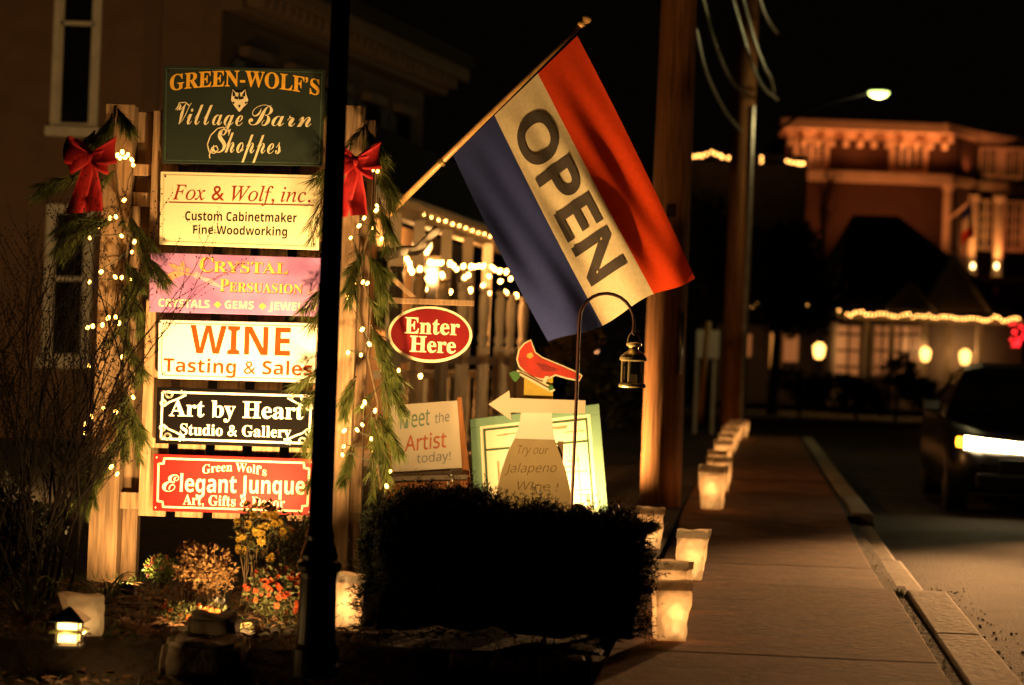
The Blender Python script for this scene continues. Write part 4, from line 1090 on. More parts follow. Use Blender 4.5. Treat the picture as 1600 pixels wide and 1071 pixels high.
for k in range(5):
    a = 2*math.pi*k/5+.5; q = c+Vector((17.4*S*math.cos(a), 17.4*S*math.sin(a), 0))
    mb = MB(); mb.tube([q+Vector((0, 0, 6*S)), q+Vector((0, 0, 42*S))], 1.3*S, 6); obj('bar', mb, m_brass, t)
mb = MB(); mb.lathe(c, [(7*S, 7.5*S), (7*S, 20*S), (6*S, 21*S)], 14); obj('candle', mb, m_wax, t)
mb = MB(); mb.tube([c+Vector((10*S*math.cos(a), 0, 70*S+18*S*math.sin(a))) for a in [math.pi*k/10 for k in range(11)]], 1*S, 6); obj('bail', mb, m_brass, t)

# ================================================================== UTILITY POLES AND WIRES
b = P(1031, 795, 17.5); b.z = -.05
up = thing('utility_pole', 'thick weathered wooden utility pole at the sidewalk edge', 'utility pole', b)
mb = MB(); pts, rr = [], []
for k in range(24): pts.append(b+Vector((0, 0, k*.35))); rr.append(.165-.0016*k)
mb.tube(pts, rr, 26)
for i, v in enumerate(mb.v):
    a = math.atan2(v.y-b.y, v.x-b.x); n_ = noise.noise(Vector((math.cos(a)*3, math.sin(a)*3, v.z*.5)))*.010
    v.x += math.cos(a)*n_; v.y += math.sin(a)*n_
obj('pole', mb, m_upole, up, smooth=True)
mb = MB(); q = P(1064, 540, 17.36); mb.tube([Vector((q.x, q.y, P(1064, 585, 17.36).z)), Vector((q.x, q.y, P(1066, 488, 17.36).z))], .02, 8); obj('conduit', mb, M('galvanised_conduit', (.35, .33, .3), .35, .3, 9, metal=.8), up, smooth=True)
mb = MB(); bpx(mb, 1048, 330, 14, 20, 17.3, .01); obj('tag', mb, m_iron, up)
b2 = G(1145, 668); Y2 = 34.0; b2 = P(1143, 690, Y2); b2.z = -.05
up2 = thing('utility_pole', 'more distant utility pole carrying a lit street lamp on an arm', 'utility pole', b2)
top2 = P(1195, 20, Y2)
mb = MB(); mb.tube([b2, b2+Vector((0, 0, 4)), b2+Vector((0, 0, 8.6))], [.2, .185, .165], 16); obj('pole', mb, m_upole, up2, smooth=True)
mb = MB(); a = P(1213, 205, Y2-.2); e = P(1352, 150, Y2-1.2)
mb.tube([a, a.lerp(e, .35)+Vector((0, 0, .14)), a.lerp(e, .7)+Vector((0, 0, .10)), e+Vector((0, 0, .04)), P(1366, 143, Y2-1.3)], .026, 8); obj('lamp_arm', mb, M('dull_black_arm', (.006, .006, .006), .95, .2, 9, spec=.02), up2, smooth=True)
lh = P(1373, 146, Y2-1.3)
mb = MB(); mb.lathe(lh, [(.05, .12), (.13, .09), (.17, .045), (.17, .02)][::-1], 16); obj('lamp_hood', mb, m_iron, up2, smooth=True)
mb = MB(); mb.ball(lh+Vector((0, 0, .01)), .16, n=14, m=8, sz=.55); obj('lamp_globe', mb, EM('street_lamp_globe', (.78, 1, .26), 4), up2, smooth=True)
lamp('street_lamp_light', 'POINT', lh-Vector((0, 0, .2)), 85, (1, .8, .34), up2, radius=.12)
mb = MB(); q = P(1172, 300, Y2-.18); mb.tube([Vector((q.x, q.y, .3)), Vector((q.x, q.y, 5.2))], .035, 8); obj('conduit', mb, bpy.data.materials['galvanised_conduit'], up2)
m_wire = M('wire_sheath', (.2, .19, .15), .35, .2, 30, spec=.6, metal=.5)
wires = [([(1086, 40), (1098, 98), (1114, 140), (1135, 178), (1158, 205)], 'lowest slack cable sagging from the near pole'),
         ([(1094, -20), (1110, 45), (1125, 90), (1145, 130), (1172, 150)], 'slack cable sagging second lowest beside the near pole'),
         ([(1140, -20), (1158, 45), (1175, 100), (1192, 136), (1215, 156)], 'longest slack cable ending low on the far pole'),
         ([(1156, -20), (1176, 55), (1192, 100), (1204, 122), (1209, 145)], 'short bright cable running close beside the longest one'),
         ([(1182, -20), (1192, 15), (1202, 35), (1214, 52)], 'short cable at the top of the far pole')]
for pts, lb in wires:
    n = len(pts); q = []
    for k in range((n-1)*6+1):
        i = min(n-2, k//6); f = k/6-i
        p0, p1, p2, p3 = [Vector(pts[max(0, min(n-1, i+o))]) for o in (-1, 0, 1, 2)]
        c_ = .5*((2*p1)+(-p0+p2)*f+(2*p0-5*p1+4*p2-p3)*f*f+(-p0+3*p1-3*p2+p3)*f**3)
        q.append(P(c_.x, c_.y, 26+(Y2-26.3)*k/((n-1)*6)))
    mb = MB(); mb.tube(q, .022, 6); tag(obj('cable', mb, m_wire, smooth=True), lb, 'cable', 'cables between the utility poles')
mb = MB(); a, e = P(1093, 660, 30), P(1107, 505, 31); mb.tube([a, e], .045, 8)
tag(obj('guy_wire_guard', mb, M('yellow_guard', (.42, .2, .03), .5, .15, 8), smooth=True), 'yellow guy wire guard slanting up left of the far pole', 'guy guard')
t = thing('yard_sign', 'white yard sign on two legs left of the far utility pole', 'sign', P(1110, 640, 36))
mb = MB(); bpx(mb, 1106, 538, 36, 44, 36, .03); obj('panel', mb, m_whites, t)
for x in (1090, 1117):
    mb = MB(); a = P(x, 560, 36); mb.box(a.x-.03, a.x+.03, 36.031, 36.08, -.1, a.z); obj('leg', mb, m_white, t)

# ================================================================== FENCE AND PORCH (behind the flag)
m_porchw = M('porch_cream_paint', (.60, .50, .38), .65, .12, 6)
def fence_xy(px):   # line from (650,Y16) to (815,Y22)
    a = (px-650)/165; Y = 16/(1-a*(1-16/22)); return Y
fn = thing('picket_fence', 'tall grey board fence with light strings along its top, beside the sign stand', 'fence', P(730, 800, 18))
for px in (613, 650, 688, 720, 752, 778, 795, 814):
    Y = fence_xy(px); c = P(px, 600, Y); z1 = P(px, 425+(px-650)*.03, 16).z
    mb = MB(); w2 = .052
    prof = [(w2, 0), (w2, z1-.52), (w2*.7, z1-.50), (w2*1.0, z1-.47), (w2*1.0, z1-.44), (w2*.75, z1-.40), (w2*1.02, z1-.22), (w2*.95, z1-.08), (w2*.6, z1-.04), (w2*1.0, z1-.02), (w2*.9, z1)]
    mb.box(c.x-w2, c.x+w2, Y, Y+.03, -.1, z1-.52)
    mb.lathe((c.x, Y+.015, 0), [(r, z) for r, z in prof[1:]], 10)
    obj('picket', mb, m_fence, fn)
for zz, hh in ((1.10, .07), (.35, .09)):
    a, e = P(606, 600, fence_xy(606)), P(824, 600, fence_xy(824)); a.z = zz; e.z = zz; a.y += .035; e.y += .035
    mb = MB(); mb.beam(a, e, hh, .04); obj('rail', mb, m_fence, fn)
FL = [(636, 405), (640, 412), (641, 420), (644, 425), (656, 421), (671, 410), (676, 411), (683, 411), (690, 411), (691, 430), (703, 412), (709, 416), (714, 421), (724, 416), (732, 430), (726, 434), (736, 417), (742, 417), (748, 416), (755, 416), (764, 432), (769, 418), (773, 421), (781, 424), (782, 440), (791, 425), (798, 436), (665, 453), (703, 457), (735, 454), (755, 446), (763, 459), (791, 457), (807, 462)]
m_bulb_f = EM('fence_bulb', (1, .42, .085), 42)
string_lights('warm string lights draped along the top of the grey fence', [P(x, y, fence_xy(x)-.12) for x, y in FL[:27]], .018, m_bulb_f)
string_lights('short drops of warm lights hanging lower on the grey fence', [P(x, y, fence_xy(x)-.13) for x, y in FL[27:]], .018, m_bulb_f)
string_lights('two stray warm bulbs hanging below the Enter Here sign', [P(657, 588, 15.7), P(623, 579, 15.2)], .012, m_bulb_f)
pc = thing('porch', 'cream porch with roof, posts and baluster railing behind the grey fence', 'porch', P(720, 640, 22))
def porch_Y(px): return fence_xy(px)+3.2
for px in (612, 650, 693, 727, 758):
    Y = porch_Y(px); c = P(px, 500, Y); mb = MB(); mb.box(c.x-.05, c.x+.05, Y, Y+.1, 0, 2.32); obj('post', mb, m_porchw, pc)
a, e = P(604, 360, porch_Y(604)), P(800, 372, porch_Y(800)); a.z = 2.36; e.z = 2.36
mb = MB(); mb.beam(a, e, .12, .12); obj('eave_beam', mb, m_porchw, pc)
a2, e2 = a+Vector((-.1, -.35, .10)), e+Vector((0, -.35, .10))
mb = MB(); mb.tube([a2, e2], .055, 8); obj('gutter', mb, m_white, pc)
mb = MB(); bk = Vector((-.5, 2.6, .9)); mb.add([a2, e2, e2+bk, a2+bk, a2+Vector((0, 0, .05)), e2+Vector((0, 0, .05)), e2+bk+Vector((0, 0, .05)), a2+bk+Vector((0, 0, .05))], [(3, 2, 1, 0), (4, 5, 6, 7), (0, 1, 5, 4), (1, 2, 6, 5), (2, 3, 7, 6), (3, 0, 4, 7)]); obj('roof', mb, m_roof, pc)
mb = MB(); a3, e3 = a+Vector((-.5, 2.2, -1.15)), e+Vector((-.5, 2.2, -1.15)); mb.beam(a3, e3, 2.5, .1); obj('back_wall', mb, M('porch_wall', (.42, .27, .15), .8, .15, 4), pc)
for k in (.2, .5, .8):
    q = a3.lerp(e3, k); mb = MB(); mb.box(q.x-.28, q.x+.28, q.y-.03, q.y+.0, 1.35, 2.2); wf = obj('window', mb, m_porchw, pc)
    mb = MB(); mb.box(q.x-.23, q.x+.23, q.y-.036, q.y-.031, 1.4, 2.15); obj('pane', mb, m_dark, wf)
for zz in (.95, .2):
    a4, e4 = a.copy(), e.copy(); a4.z = e4.z = zz; mb = MB(); mb.beam(a4, e4, .07, .07); obj('railing', mb, m_porchw, pc)
for k in range(12):
    q = a.lerp(e, (k+.5)/12); mb = MB(); mb.lathe((q.x, q.y+.035, 0), [(.025, .235), (.03, .3), (.022, .34), (.036, .55), (.022, .76), (.03, .8), (.025, .914)], 8); obj('baluster', mb, m_porchw, pc)
mb = MB(); mb.hexa([a+Vector((-.3, -.2, -2.5)), e+Vector((.3, -.2, -2.5)), e+Vector((-.3, 2.6, -2.5)), a+Vector((-.9, 2.6, -2.5)), a+Vector((-.3, -.2, -2.2)), e+Vector((.3, -.2, -2.2)), e+Vector((-.3, 2.6, -2.2)), a+Vector((-.9, 2.6, -2.2))]); obj('deck', mb, m_fence, pc)
q = a.lerp(e, .42)+Vector((-.3, 1.2, -.12)); mb = MB(); mb.lathe(q, [(.03, .1), (.09, .05), (.1, -.02), (.06, -.09)][::-1], 14); obj('added_ceiling_lamp', mb, EM('added_porch_lamp_glow', (1, .5, .16), 6), pc, smooth=True)  # lamp and its point light added to brighten the porch interior
lamp('added_porch_light', 'POINT', q+Vector((0, 0, -.2)), 120, (1, .46, .13), pc, radius=.08)
string_lights('thin row of small warm lights along the porch gutter', [a2.lerp(e2, .3+.65*k/13)+Vector((0, -.07, -.06+U(-.01, .01))) for k in range(14)], .008, m_bulb_f)

# ================================================================== HOUSE (left)
YH = 25.0
hs = thing('house', 'tall tan house with narrow sash windows and bracketed cornice behind the sign stand', 'house', (-5, YH, 0))
xc = P(332, 400, YH).x
mb = MB(); mb.box(-14, xc, YH, YH+.3, -.2, 9.5); obj('front_wall', mb, m_house, hs)
mb = MB(); bpx(mb, 228, 300, 26, 900, YH-.06, .055); mb.box(xc-.22, xc+.004, YH-.04, YH-.002, -.2, 9.4); obj('corner_board', mb, M('corner_board_paint', (.13, .075, .05), .75, .1, 4), hs)
# projecting bay edge at px~228 separates two wall tones
def window(cx, y0, y1, wpx, parent, Y, trim=11, sill=True):
    top, bot = P(cx, y0, Y), P(cx+ (y0-y1)*.037, y1, Y); s = Y/F
    x0 = (top.x+bot.x)/2-wpx*s/2; x1 = x0+wpx*s; z0, z1 = bot.z, top.z; tr = trim*s
    m_ = MB(); m_.box(x0-tr, x0, Y-.08, Y-.001, z0, z1); m_.box(x1, x1+tr, Y-.08, Y-.001, z0, z1); m_.box(x0-tr, x1+tr, Y-.085, Y-.001, z1, z1+tr*1.3)
    fr = obj('window', m_, m_white, parent)
    m_ = MB(); m_.box(x0-tr*1.5, x1+tr*1.5, Y-.14, Y-.001, z0-tr*1.4, z0); obj('sill', m_, m_white, fr)
    m_ = MB(); zm = z0+(z1-z0)*.55; m_.box(x0+.002, x1-.002, Y-.05, Y-.006, zm-.025, zm+.025); m_.box(x0+.002, x0+.03, Y-.05, Y-.006, z0+.002, z1-.002); m_.box(x1-.03, x1-.002, Y-.05, Y-.006, z0+.002, z1-.002); m_.box(x0+.03, x1-.03, Y-.05, Y-.006, z0+.002, z0+.05); obj('sash', m_, m_white, fr)
    m_ = MB(); m_.box(x0+.003, x1-.003, Y-.02, Y-.004, z0+.003, z1-.003); obj('pane', m_, m_dark, fr)
window(128, -95, 200, 52, hs, YH)
window(112, 335, 560, 52, hs, YH)
# receding side wall
wd = Vector((math.sin(math.radians(16)), math.cos(math.radians(16)), 0)); wn = Vector((wd.y, -wd.x, 0))
c0 = Vector((xc, YH, 0)); Lw = 7.4
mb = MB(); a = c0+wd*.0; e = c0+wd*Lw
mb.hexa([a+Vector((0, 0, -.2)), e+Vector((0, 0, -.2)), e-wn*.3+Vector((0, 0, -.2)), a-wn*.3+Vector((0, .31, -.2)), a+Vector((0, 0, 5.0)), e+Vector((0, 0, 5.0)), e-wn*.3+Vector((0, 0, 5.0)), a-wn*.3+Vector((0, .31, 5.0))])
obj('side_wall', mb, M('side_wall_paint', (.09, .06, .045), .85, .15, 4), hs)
def onwall(t_, z, out): return c0+wd*t_+wn*out+Vector((0, 0, z))
def wbox(m_, t0, t1, z0, z1, o0, o1):
    m_.hexa([onwall(t0, z0, o1), onwall(t1, z0, o1), onwall(t1, z0, o0), onwall(t0, z0, o0), onwall(t0, z1, o1), onwall(t1, z1, o1), onwall(t1, z1, o0), onwall(t0, z1, o0)])
mb = MB(); wbox(mb, -.2, Lw+.5, 5.22, 5.42, 0, .55); wbox(mb, -.1, Lw+.3, 5.0, 5.2, 0, .28)
co_ = obj('cornice', mb, M('cornice_paint', (.13, .09, .06), .7, .12, 6), hs, bevel=.02)
mb = MB()
for k in range(30): wbox(mb, .05+k*.25, .17+k*.25, 5.06, 5.215, .285, .5)
obj('dentil_row', mb, bpy.data.materials['cornice_paint'], co_)
mb = MB(); wbox(mb, -.2, Lw+.55, 5.425, 5.6, -2, .62); obj('roof', mb, m_roof, hs)
for k, tt in enumerate((.9, 2.3, 3.7, 5.1, 6.4)):
    mb = MB(); wbox(mb, tt-.30, tt+.30, 2.2, 4.55, .002, .05); wf = obj('window', mb, m_dark, hs)
    mb = MB(); wbox(mb, tt-.36, tt+.36, 4.56, 4.68, .002, .13); obj('lintel', mb, bpy.data.materials['cornice_paint'], wf)
    for s_ in (-1, 1):
        mb = MB(); wbox(mb, tt+s_*.47-.15, tt+s_*.47+.15, 2.2, 4.5, .003, .06); obj('shutter', mb, m_shutter, hs)

# ================================================================== BACKGROUND BUILDINGS (right)
m_hotel = M('hotel_wall', (.06, .022, .010), .8, .15, 1.5)
m_htrim = M('hotel_trim', (.66, .45, .29), .65, .1, 2)
YB = 80.0
ht = thing('hotel', 'large red-brown hotel with floodlit cornices and columns in the distance', 'hotel', P(1450, 640, YB))
def bp(name, cx, cy, wd_, h, Y, d, mat, par): m_ = MB(); bpx(m_, cx, cy, wd_, h, Y, d); return obj(name, m_, mat, par)
bp('front_wall', 1355, 420, 268, 420, YB, 6, m_hotel, ht)
def skew(name, pts, hpx, d, mat):
    for (x0, y0, Y0), (x1, y1, Y1) in zip(pts, pts[1:]):
        m_ = MB(); m_.beam(P(x0, y0, Y0), P(x1, y1, Y1), hpx*Y0/F, d); obj(name, m_, mat, ht)
skew('side_wing', [(1482, 430, YB-.02), (1532, 440, YB+2.6), (1720, 460, YB+5)], 436, 2, m_hotel)
skew('cornice', [(1480, 200, YB-.95), (1532, 213, YB+1.9), (1720, 246, YB+4.2)], 14, .7, m_htrim)
skew('frieze', [(1482, 214, YB-.27), (1532, 228, YB+2.4), (1720, 260, YB+4.75)], 11, .25, m_htrim)
skew('ledge', [(1482, 281, YB-.85), (1532, 289, YB+1.9), (1720, 308, YB+4.2)], 13, .7, m_htrim)
bp('cornice', 1352, 197, 262, 15, YB-.9, .88, m_htrim, ht); bp('frieze', 1354, 212, 272, 13, YB-.25, .24, m_htrim, ht)
bp('ledge', 1358, 276, 262, 15, YB-.8, .78, m_htrim, ht)
mb = MB()
for k in range(12): bpx(mb, 1235+k*22, 222+k*.6, 7, 9, YB-.6, .34)
obj('bracket_row', mb, m_htrim, ht)
def hwin(cx, cy, wd_, h, Y):
    fr = bp('window', cx, cy, wd_+12, h+12, Y-.12, .11, m_htrim, ht)
    for s_ in (-1, 1):
        pn = bp('pane', cx+s_*wd_/4, cy, wd_/2-4, h, Y-.16, .035, m_dark, fr)
        m_ = MB(); q = P(cx+s_*wd_/4, cy, Y-.19); ss = Y/F
        for j in (-1, 0, 1): m_.box(q.x-(wd_/4-2)*ss, q.x+(wd_/4-2)*ss, Y-.19, Y-.165, q.z+j*h*.25*ss-.02, q.z+j*h*.25*ss+.02)
        m_.box(q.x-.02, q.x+.02, Y-.2, Y-.192, q.z-h/2*ss, q.z+h/2*ss); obj('muntins', m_, m_htrim, fr)
for cx, cy, w_, h, Y in ((1268, 240, 44, 32, YB), (1420, 246, 48, 34, YB), (1508, 252, 24, 36, YB+2.2), (1545, 254, 24, 36, YB+2.2), (1582, 256, 24, 36, YB+2.2), (1540, 352, 26, 68, YB+2.2), (1584, 354, 26, 68, YB+2.2)): hwin(cx, cy, w_, h, Y)
for cx, cy, h, Y in ((1480, 344, 110, YB-.5), (1560, 372, 130, YB+1.3), (1518, 368, 125, YB+1.5)):
    q = P(cx, cy, Y); hh = h*Y/F; mb = MB(); mb.lathe((q.x, q.y, q.z), [(.24, -hh/2), (.24, -hh/2+.12), (.19, -hh/2+.2), (.16, hh/2-.25), (.2, hh/2-.18), (.26, hh/2)], 12); obj('column', mb, m_htrim, ht, smooth=False)
bp('balcony_floor', 1545, 436, 190, 8, YB+.6, 1.58, m_htrim, ht)
bp('awning', 1588, 462, 60, 30, YB-1.2, .6, M('red_awning', (.30, .02, .015), .8, .2, 4), ht)
def uplight(px, py, Y, power, aimdz=6, aimdx=0, aimY=None, col=(1, .33, .10), par=ht, vis=True, sz=.07, size=100):
    q = P(px, py, Y)
    if vis:
        m_ = MB(); m_.ball(q, sz, n=8, m=6, sz=1.6); obj('uplight', m_, bpy.data.materials.get('uplight_glow') or EM('uplight_glow', (1, .62, .22), 10), par)
    lamp('uplight_beam', 'SPOT', q+Vector((0, -.05, .15)), power*.3, col, par, aim=q+Vector((aimdx, (aimY or Y+1)-Y, aimdz)), size=size, blend=1, radius=.1)
for px in (1270, 1345, 1420, 1478): uplight(px, 262, YB-1.0, 300, vis=False, size=150, aimdz=3)
for px in (1290, 1380, 1460): uplight(px, 400, YB-2.6, 620, vis=False, size=140, aimdz=5, aimY=YB)
for px in (1520, 1557): uplight(px, 416, YB+.8, 330, size=130, col=(1, .42, .12), aimdz=4)
uplight(1590, 420, YB+.8, 200, vis=False, size=150, col=(1, .25, .08))
for px in (1520, 1580): uplight(px, 276, YB+.9, 150, vis=False, size=150, col=(1, .3, .1))
hf = thing('flag', 'small blue, white and red flag on a slanted pole on the hotel front', 'flag', P(1482, 345, YB-1))
mb = MB(); mb.tube([P(1481, 344, YB-.6), P(1518, 314, YB-2)], .05, 8); obj('pole', mb, m_htrim, hf)
mb = MB()
for i in range(9):
    for j in range(10):
        u, v = i/8, j/9; mb.v.append(P(1517-14*(1-u)+6*v*u, 316+14*(1-u)+v*52, YB-1.9+.2*math.sin(u*6+v*2)))
for i in range(8):
    for j in range(9): a = i*10+j; mb.f.append((a, a+1, a+11, a+10)); mb.m.append(min(2, j//3))
obj('cloth', mb, [bpy.data.materials['blue_flag_cloth'], bpy.data.materials['white_flag_cloth'], bpy.data.materials['red_flag_cloth']], hf, smooth=True)

# cottage shops
YC = 60.0
m_cot = M('cottage_wall', (.13, .1, .075), .85, .2, 2)
m_ctrim = M('cottage_trim', (.27, .22, .16), .7, .12, 2)
m_glow = EM('lit_interior', (1, .30, .08), .26, False)
m_glow2 = EM('lit_window', (1, .36, .07), .8, False)
ct = thing('cottage_shop', 'low cottage shop with two gables and lights along its eaves across the street', 'shop', P(1450, 640, YC))
bp('front_wall', 1448, 566, 296, 150, YC, 5, m_cot, ct)
mb = MB(); polypx(mb, [(1300, 486), (1600, 498), (1490, 402), (1400, 336), (1330, 335)], YC-.5, 6); 
mb.v = [v for v in mb.v]
mbv = MB(); A = [P(1296, 490, YC-.8), P(1604, 502, YC-.8)]
ridge = [P(1332, 336, YC+4), P(1404, 338, YC+4), P(1500, 412, YC+4)]
mbv.add([A[0], A[1], ridge[2], ridge[1], ridge[0], A[0]+Vector((0, 8, 0)), A[1]+Vector((0, 8, 0))], [(0, 1, 2, 3, 4), (5, 0, 4), (1, 6, 2), (6, 5, 4, 3, 2), (0, 5, 6, 1)])
obj('roof', mbv, m_roof, ct)
bp('eave_board', 1450, 499, 304, 8, YC-.83, .1, m_ctrim, ct)
def gable(x0, x1, xm, yb, yt, Y, wid):
    m_ = MB(); polypx(m_, [(x0, yb), (x1, yb+3), (xm, yt)], Y, .9); g = obj('gable', m_, m_cot, ct)
    m_ = MB(); m_.beam(P(x0, yb, Y-.12), P(xm, yt, Y-.12), wid*Y/F, .1); obj('rake_board', m_, m_ctrim, g)
    m_ = MB(); m_.beam(P(xm+.5, yt, Y-.11), P(x1, yb+3, Y-.11), wid*Y/F, .1); obj('rake_board', m_, m_ctrim, g)
gable(1386, 1466, 1425, 484, 443, YC-1.1, 5); gable(1442, 1548, 1492, 484, 402, YC-.95, 5)
for cx, w_, cy, h, nm in ((1325, 34, 548, 76, 'shop_window'), (1378, 22, 548, 76, 'door'), (1407, 26, 550, 80, 'door'), (1430, 12, 550, 80, 'shop_window')):
    fr = bp(nm, cx, cy, w_+8, h+8, YC-.14, .13, m_ctrim, ct)
    bp('pane', cx, cy, w_, h, YC-.2, .05, m_glow, fr)
    m_ = MB(); q = P(cx, cy, YC-.25); s = YC/F
    for j in (-.33, 0, .33): m_.box(q.x-w_/2*s, q.x+w_/2*s, YC-.25, YC-.21, q.z+h*j*s-.03, q.z+h*j*s+.03)
    m_.box(q.x-.03, q.x+.03, YC-.256, YC-.252, q.z-h/2*s, q.z+h/2*s); obj('muntins', m_, m_shutter, fr)
for cx in (1355, 1393, 1444, 1482, 1530): bp('porch_post', cx, 560, 8, 126, YC-.7, .2, m_ctrim, ct)
for cx, cy, r, pw in ((1280, 547, .15, 26), (1446, 553, .13, 20), (1508, 557, .14, 24)):
    q = P(cx, cy, YC-1.2); m_ = MB(); m_.lathe(q, [(r*.5, -r*1.6), (r*.9, -r), (r*1.1, r*.6), (r*.4, r*1.3)], 10); s_ = obj('wall_lantern', m_, bpy.data.materials.get('wall_lantern_glow') or EM('wall_lantern_glow', (1, .48, .11), 5), ct)
    lamp('lantern_light', 'POINT', q+Vector((0, .5, .1)), pw*1.5, (1, .5, .18), ct, radius=.12)
string_lights('row of warm lights along the eave of the cottage shop', [P(1311+280*k/46, 486+11.5*k/46+4*abs(math.sin(k*.55))+U(-1.5, 2.5), YC-1.0) for k in range(47)], .026, m_bulb_far, cordr=.008)
# building left of cottage
lf = thing('side_shop', 'dim shop front with one lit window left of the cottage shop', 'shop', P(1210, 640, YC+4))
bp('front_wall', 1190, 560, 190, 140, YC+4, 5, m_cot, lf); 
mb = MB(); mb.add([P(1090, 494, YC+3.2), P(1292, 500, YC+3.2), P(1270, 400, YC+8), P(1120, 396, YC+8)], [(0, 1, 2, 3)]); mb.v += [v+Vector((0, .3, -.2)) for v in mb.v[:4]]; mb.f.append((7, 6, 5, 4)); mb.m.append(0); obj('roof', mb, m_roof, lf)
for cx, w_, cy, h in ((1212, 15, 545, 60), (1168, 10, 540, 34), (1236, 22, 545, 40)):
    fr = bp('window', cx, cy, w_+6, h+6, YC+3.85, .14, m_ctrim, lf); bp('pane', cx, cy, w_, h, YC+3.78, .06, m_glow2 if cx == 1212 else m_glow, fr)
string_lights('few warm lights along the dim shop eave left of the cottage', [P(x, y, YC+2.9) for x, y in ((1168, 476), (1175, 478), (1182, 474), (1237, 479), (1247, 479), (1262, 478), (1267, 482))], .032, m_bulb_far, cordr=.008)
rb = thing('upper_roof_building', 'dark tall building with a string of lights on its roof edge behind the utility poles', 'building', P(1170, 640, 70))
bp('front_wall', 1160, 450, 190, 390, 70, 5, M('dark_wall', (.05, .04, .035), .9, .2, 2), rb)
bp('roof_edge', 1160, 245, 200, 10, 69.5, 5.5, m_roof, rb)
string_lights('string of warm lights along the high roof edge behind the utility poles', [P(x, y, 68.8) for x, y in ((1083, 245), (1090, 244), (1097, 244), (1104, 241), (1112, 238), (1118, 241), (1125, 243), (1129, 246), (1138, 247), (1146, 248), (1152, 249), (1155, 246), (1190, 246), (1190, 253), (1230, 252), (1237, 254), (1244, 255), (1250, 256), (1255, 256))], .038, m_bulb_far, cordr=.008)
string_lights('scattered single warm bulbs in the dark shrubbery left of the near utility pole', [P(934, 551, 40), P(1078, 471, 50), P(1088, 478, 50)], .03, EM('dim_bulb', (1, .4, .14), 7), cordr=.006, name='string_lights')
string_lights('cluster of red lights at the right edge of the cottage shop', [P(1578+U(0, 30), 505+U(0, 36), YC-1.3) for k in range(26)], .035, EM('red_bulb', (1, .015, .02), 4), cordr=.008, group='strings of red lights')
# A-frame board in front of cottage
t = thing('chalk_sign', 'pale upright notice board with lines of writing before the cottage shop', 'sign', P(1500, 640, 52.5))
bp('panel', 1501, 610, 36, 54, 52.5, .06, m_wb, t)
mb = MB()
for k in range(5): bpx(mb, 1501+U(-1, 1), 593+k*8.5, 24+U(-6, 3), 3.2, 52.47, .02)
obj('writing_lines', mb, m_lblack, t)
for x in (1487, 1515): bp('leg', x, 640, 4, 14, 52.57, .05, m_ctrim, t)
# vegetation in the distance
m_dl2 = M('night_shrub_leaf', (.022, .028, .012), .8, .5, 2)
m_autumn = M('autumn_leaf', (.12, .08, .02), .8, .5, 2, trans=.3)
def ctr(px, py, Y): return P(px, py, Y)
leafy('evergreen_tree', 'dark evergreen tree rising left of the cottage behind the far utility pole', 'tree', ctr(1215, 415, 56), 1.7, 1.4, 1.55, 5000, .2, m_dl2, .16)
leafy('evergreen_tree', 'broad dark tree filling the gap right of the near utility pole', 'tree', ctr(1115, 410, 48), 1.1, 1.0, 1.5, 3600, .17, m_dl2, .14)
for i, (px, py, rx, rz, lb) in enumerate(((1250, 612, .9, .5, 'low dark bush under the lit lamp left of the cottage'), (1340, 612, .8, .5, 'low dark bush beneath the cottage shop window'), (1400, 605, .75, .75, 'rounded taller dark bush before the cottage doors'), (1445, 618, .6, .5, 'small dark bush left of the notice board'), (1560, 612, .8, .6, 'dark bush right of the notice board'))):
    leafy('shrub', lb, 'shrub', ctr(px, py, 54), rx, .6, rz, 1300, .13, m_dl2, .05, 'dark bushes before the cottage shop')
leafy('autumn_shrub', 'sparse yellow-leaved shrub behind the shepherd hook', 'shrub', ctr(905, 545, 21), .33, .3, .24, 420, .07, m_autumn, .02, shell=.2)
leafy('dark_shrub', 'dark bush between the porch and the near utility pole', 'shrub', ctr(940, 600, 26), .55, .4, .5, 1600, .1, m_dl2, .04)
def bare_tree(label, px, py, Y, pxtop, pytop):
    b = P(px, py, Y); t = thing('bare_tree', label, 'tree', (b.x, b.y, -.1)); mb = MB()
    def grow(p, d, L, r, lv):
        pts = [p.copy()]; q = p.copy()
        for k in range(5): d = (d+Vector((U(-.2, .2), U(-.2, .2), U(-.1, .2)))).normalized(); q = q+d*L/5; pts.append(q.copy())
        mb.tube(pts, [r*(1-.12*k) for k in range(6)], 5)
        if lv < 4:
            for k in (2, 3, 4, 5):
                if random.random() < .85: grow(pts[k], (d+Vector((U(-.9, .9), U(-.6, .6), U(-.2, .6)))).normalized(), L*U(.45, .7), r*.5, lv+1)
    tm = MB(); tm.tube([(b.x, b.y, -.1), (b.x+.05, b.y, b.z*.5), b], [.11, .09, .07], 8); obj('trunk', tm, m_bark, t)
    e = P(pxtop, pytop, Y)
    for k in range(3): grow(b, (e-b).normalized()+Vector((U(-.4, .4), U(-.3, .3), 0)), (e-b).length*.6, .045, 1)
    obj('branches', mb, m_bark, t)
bare_tree('leafless tree in front of the left part of the hotel', 1285, 400, 62, 1290, 265)

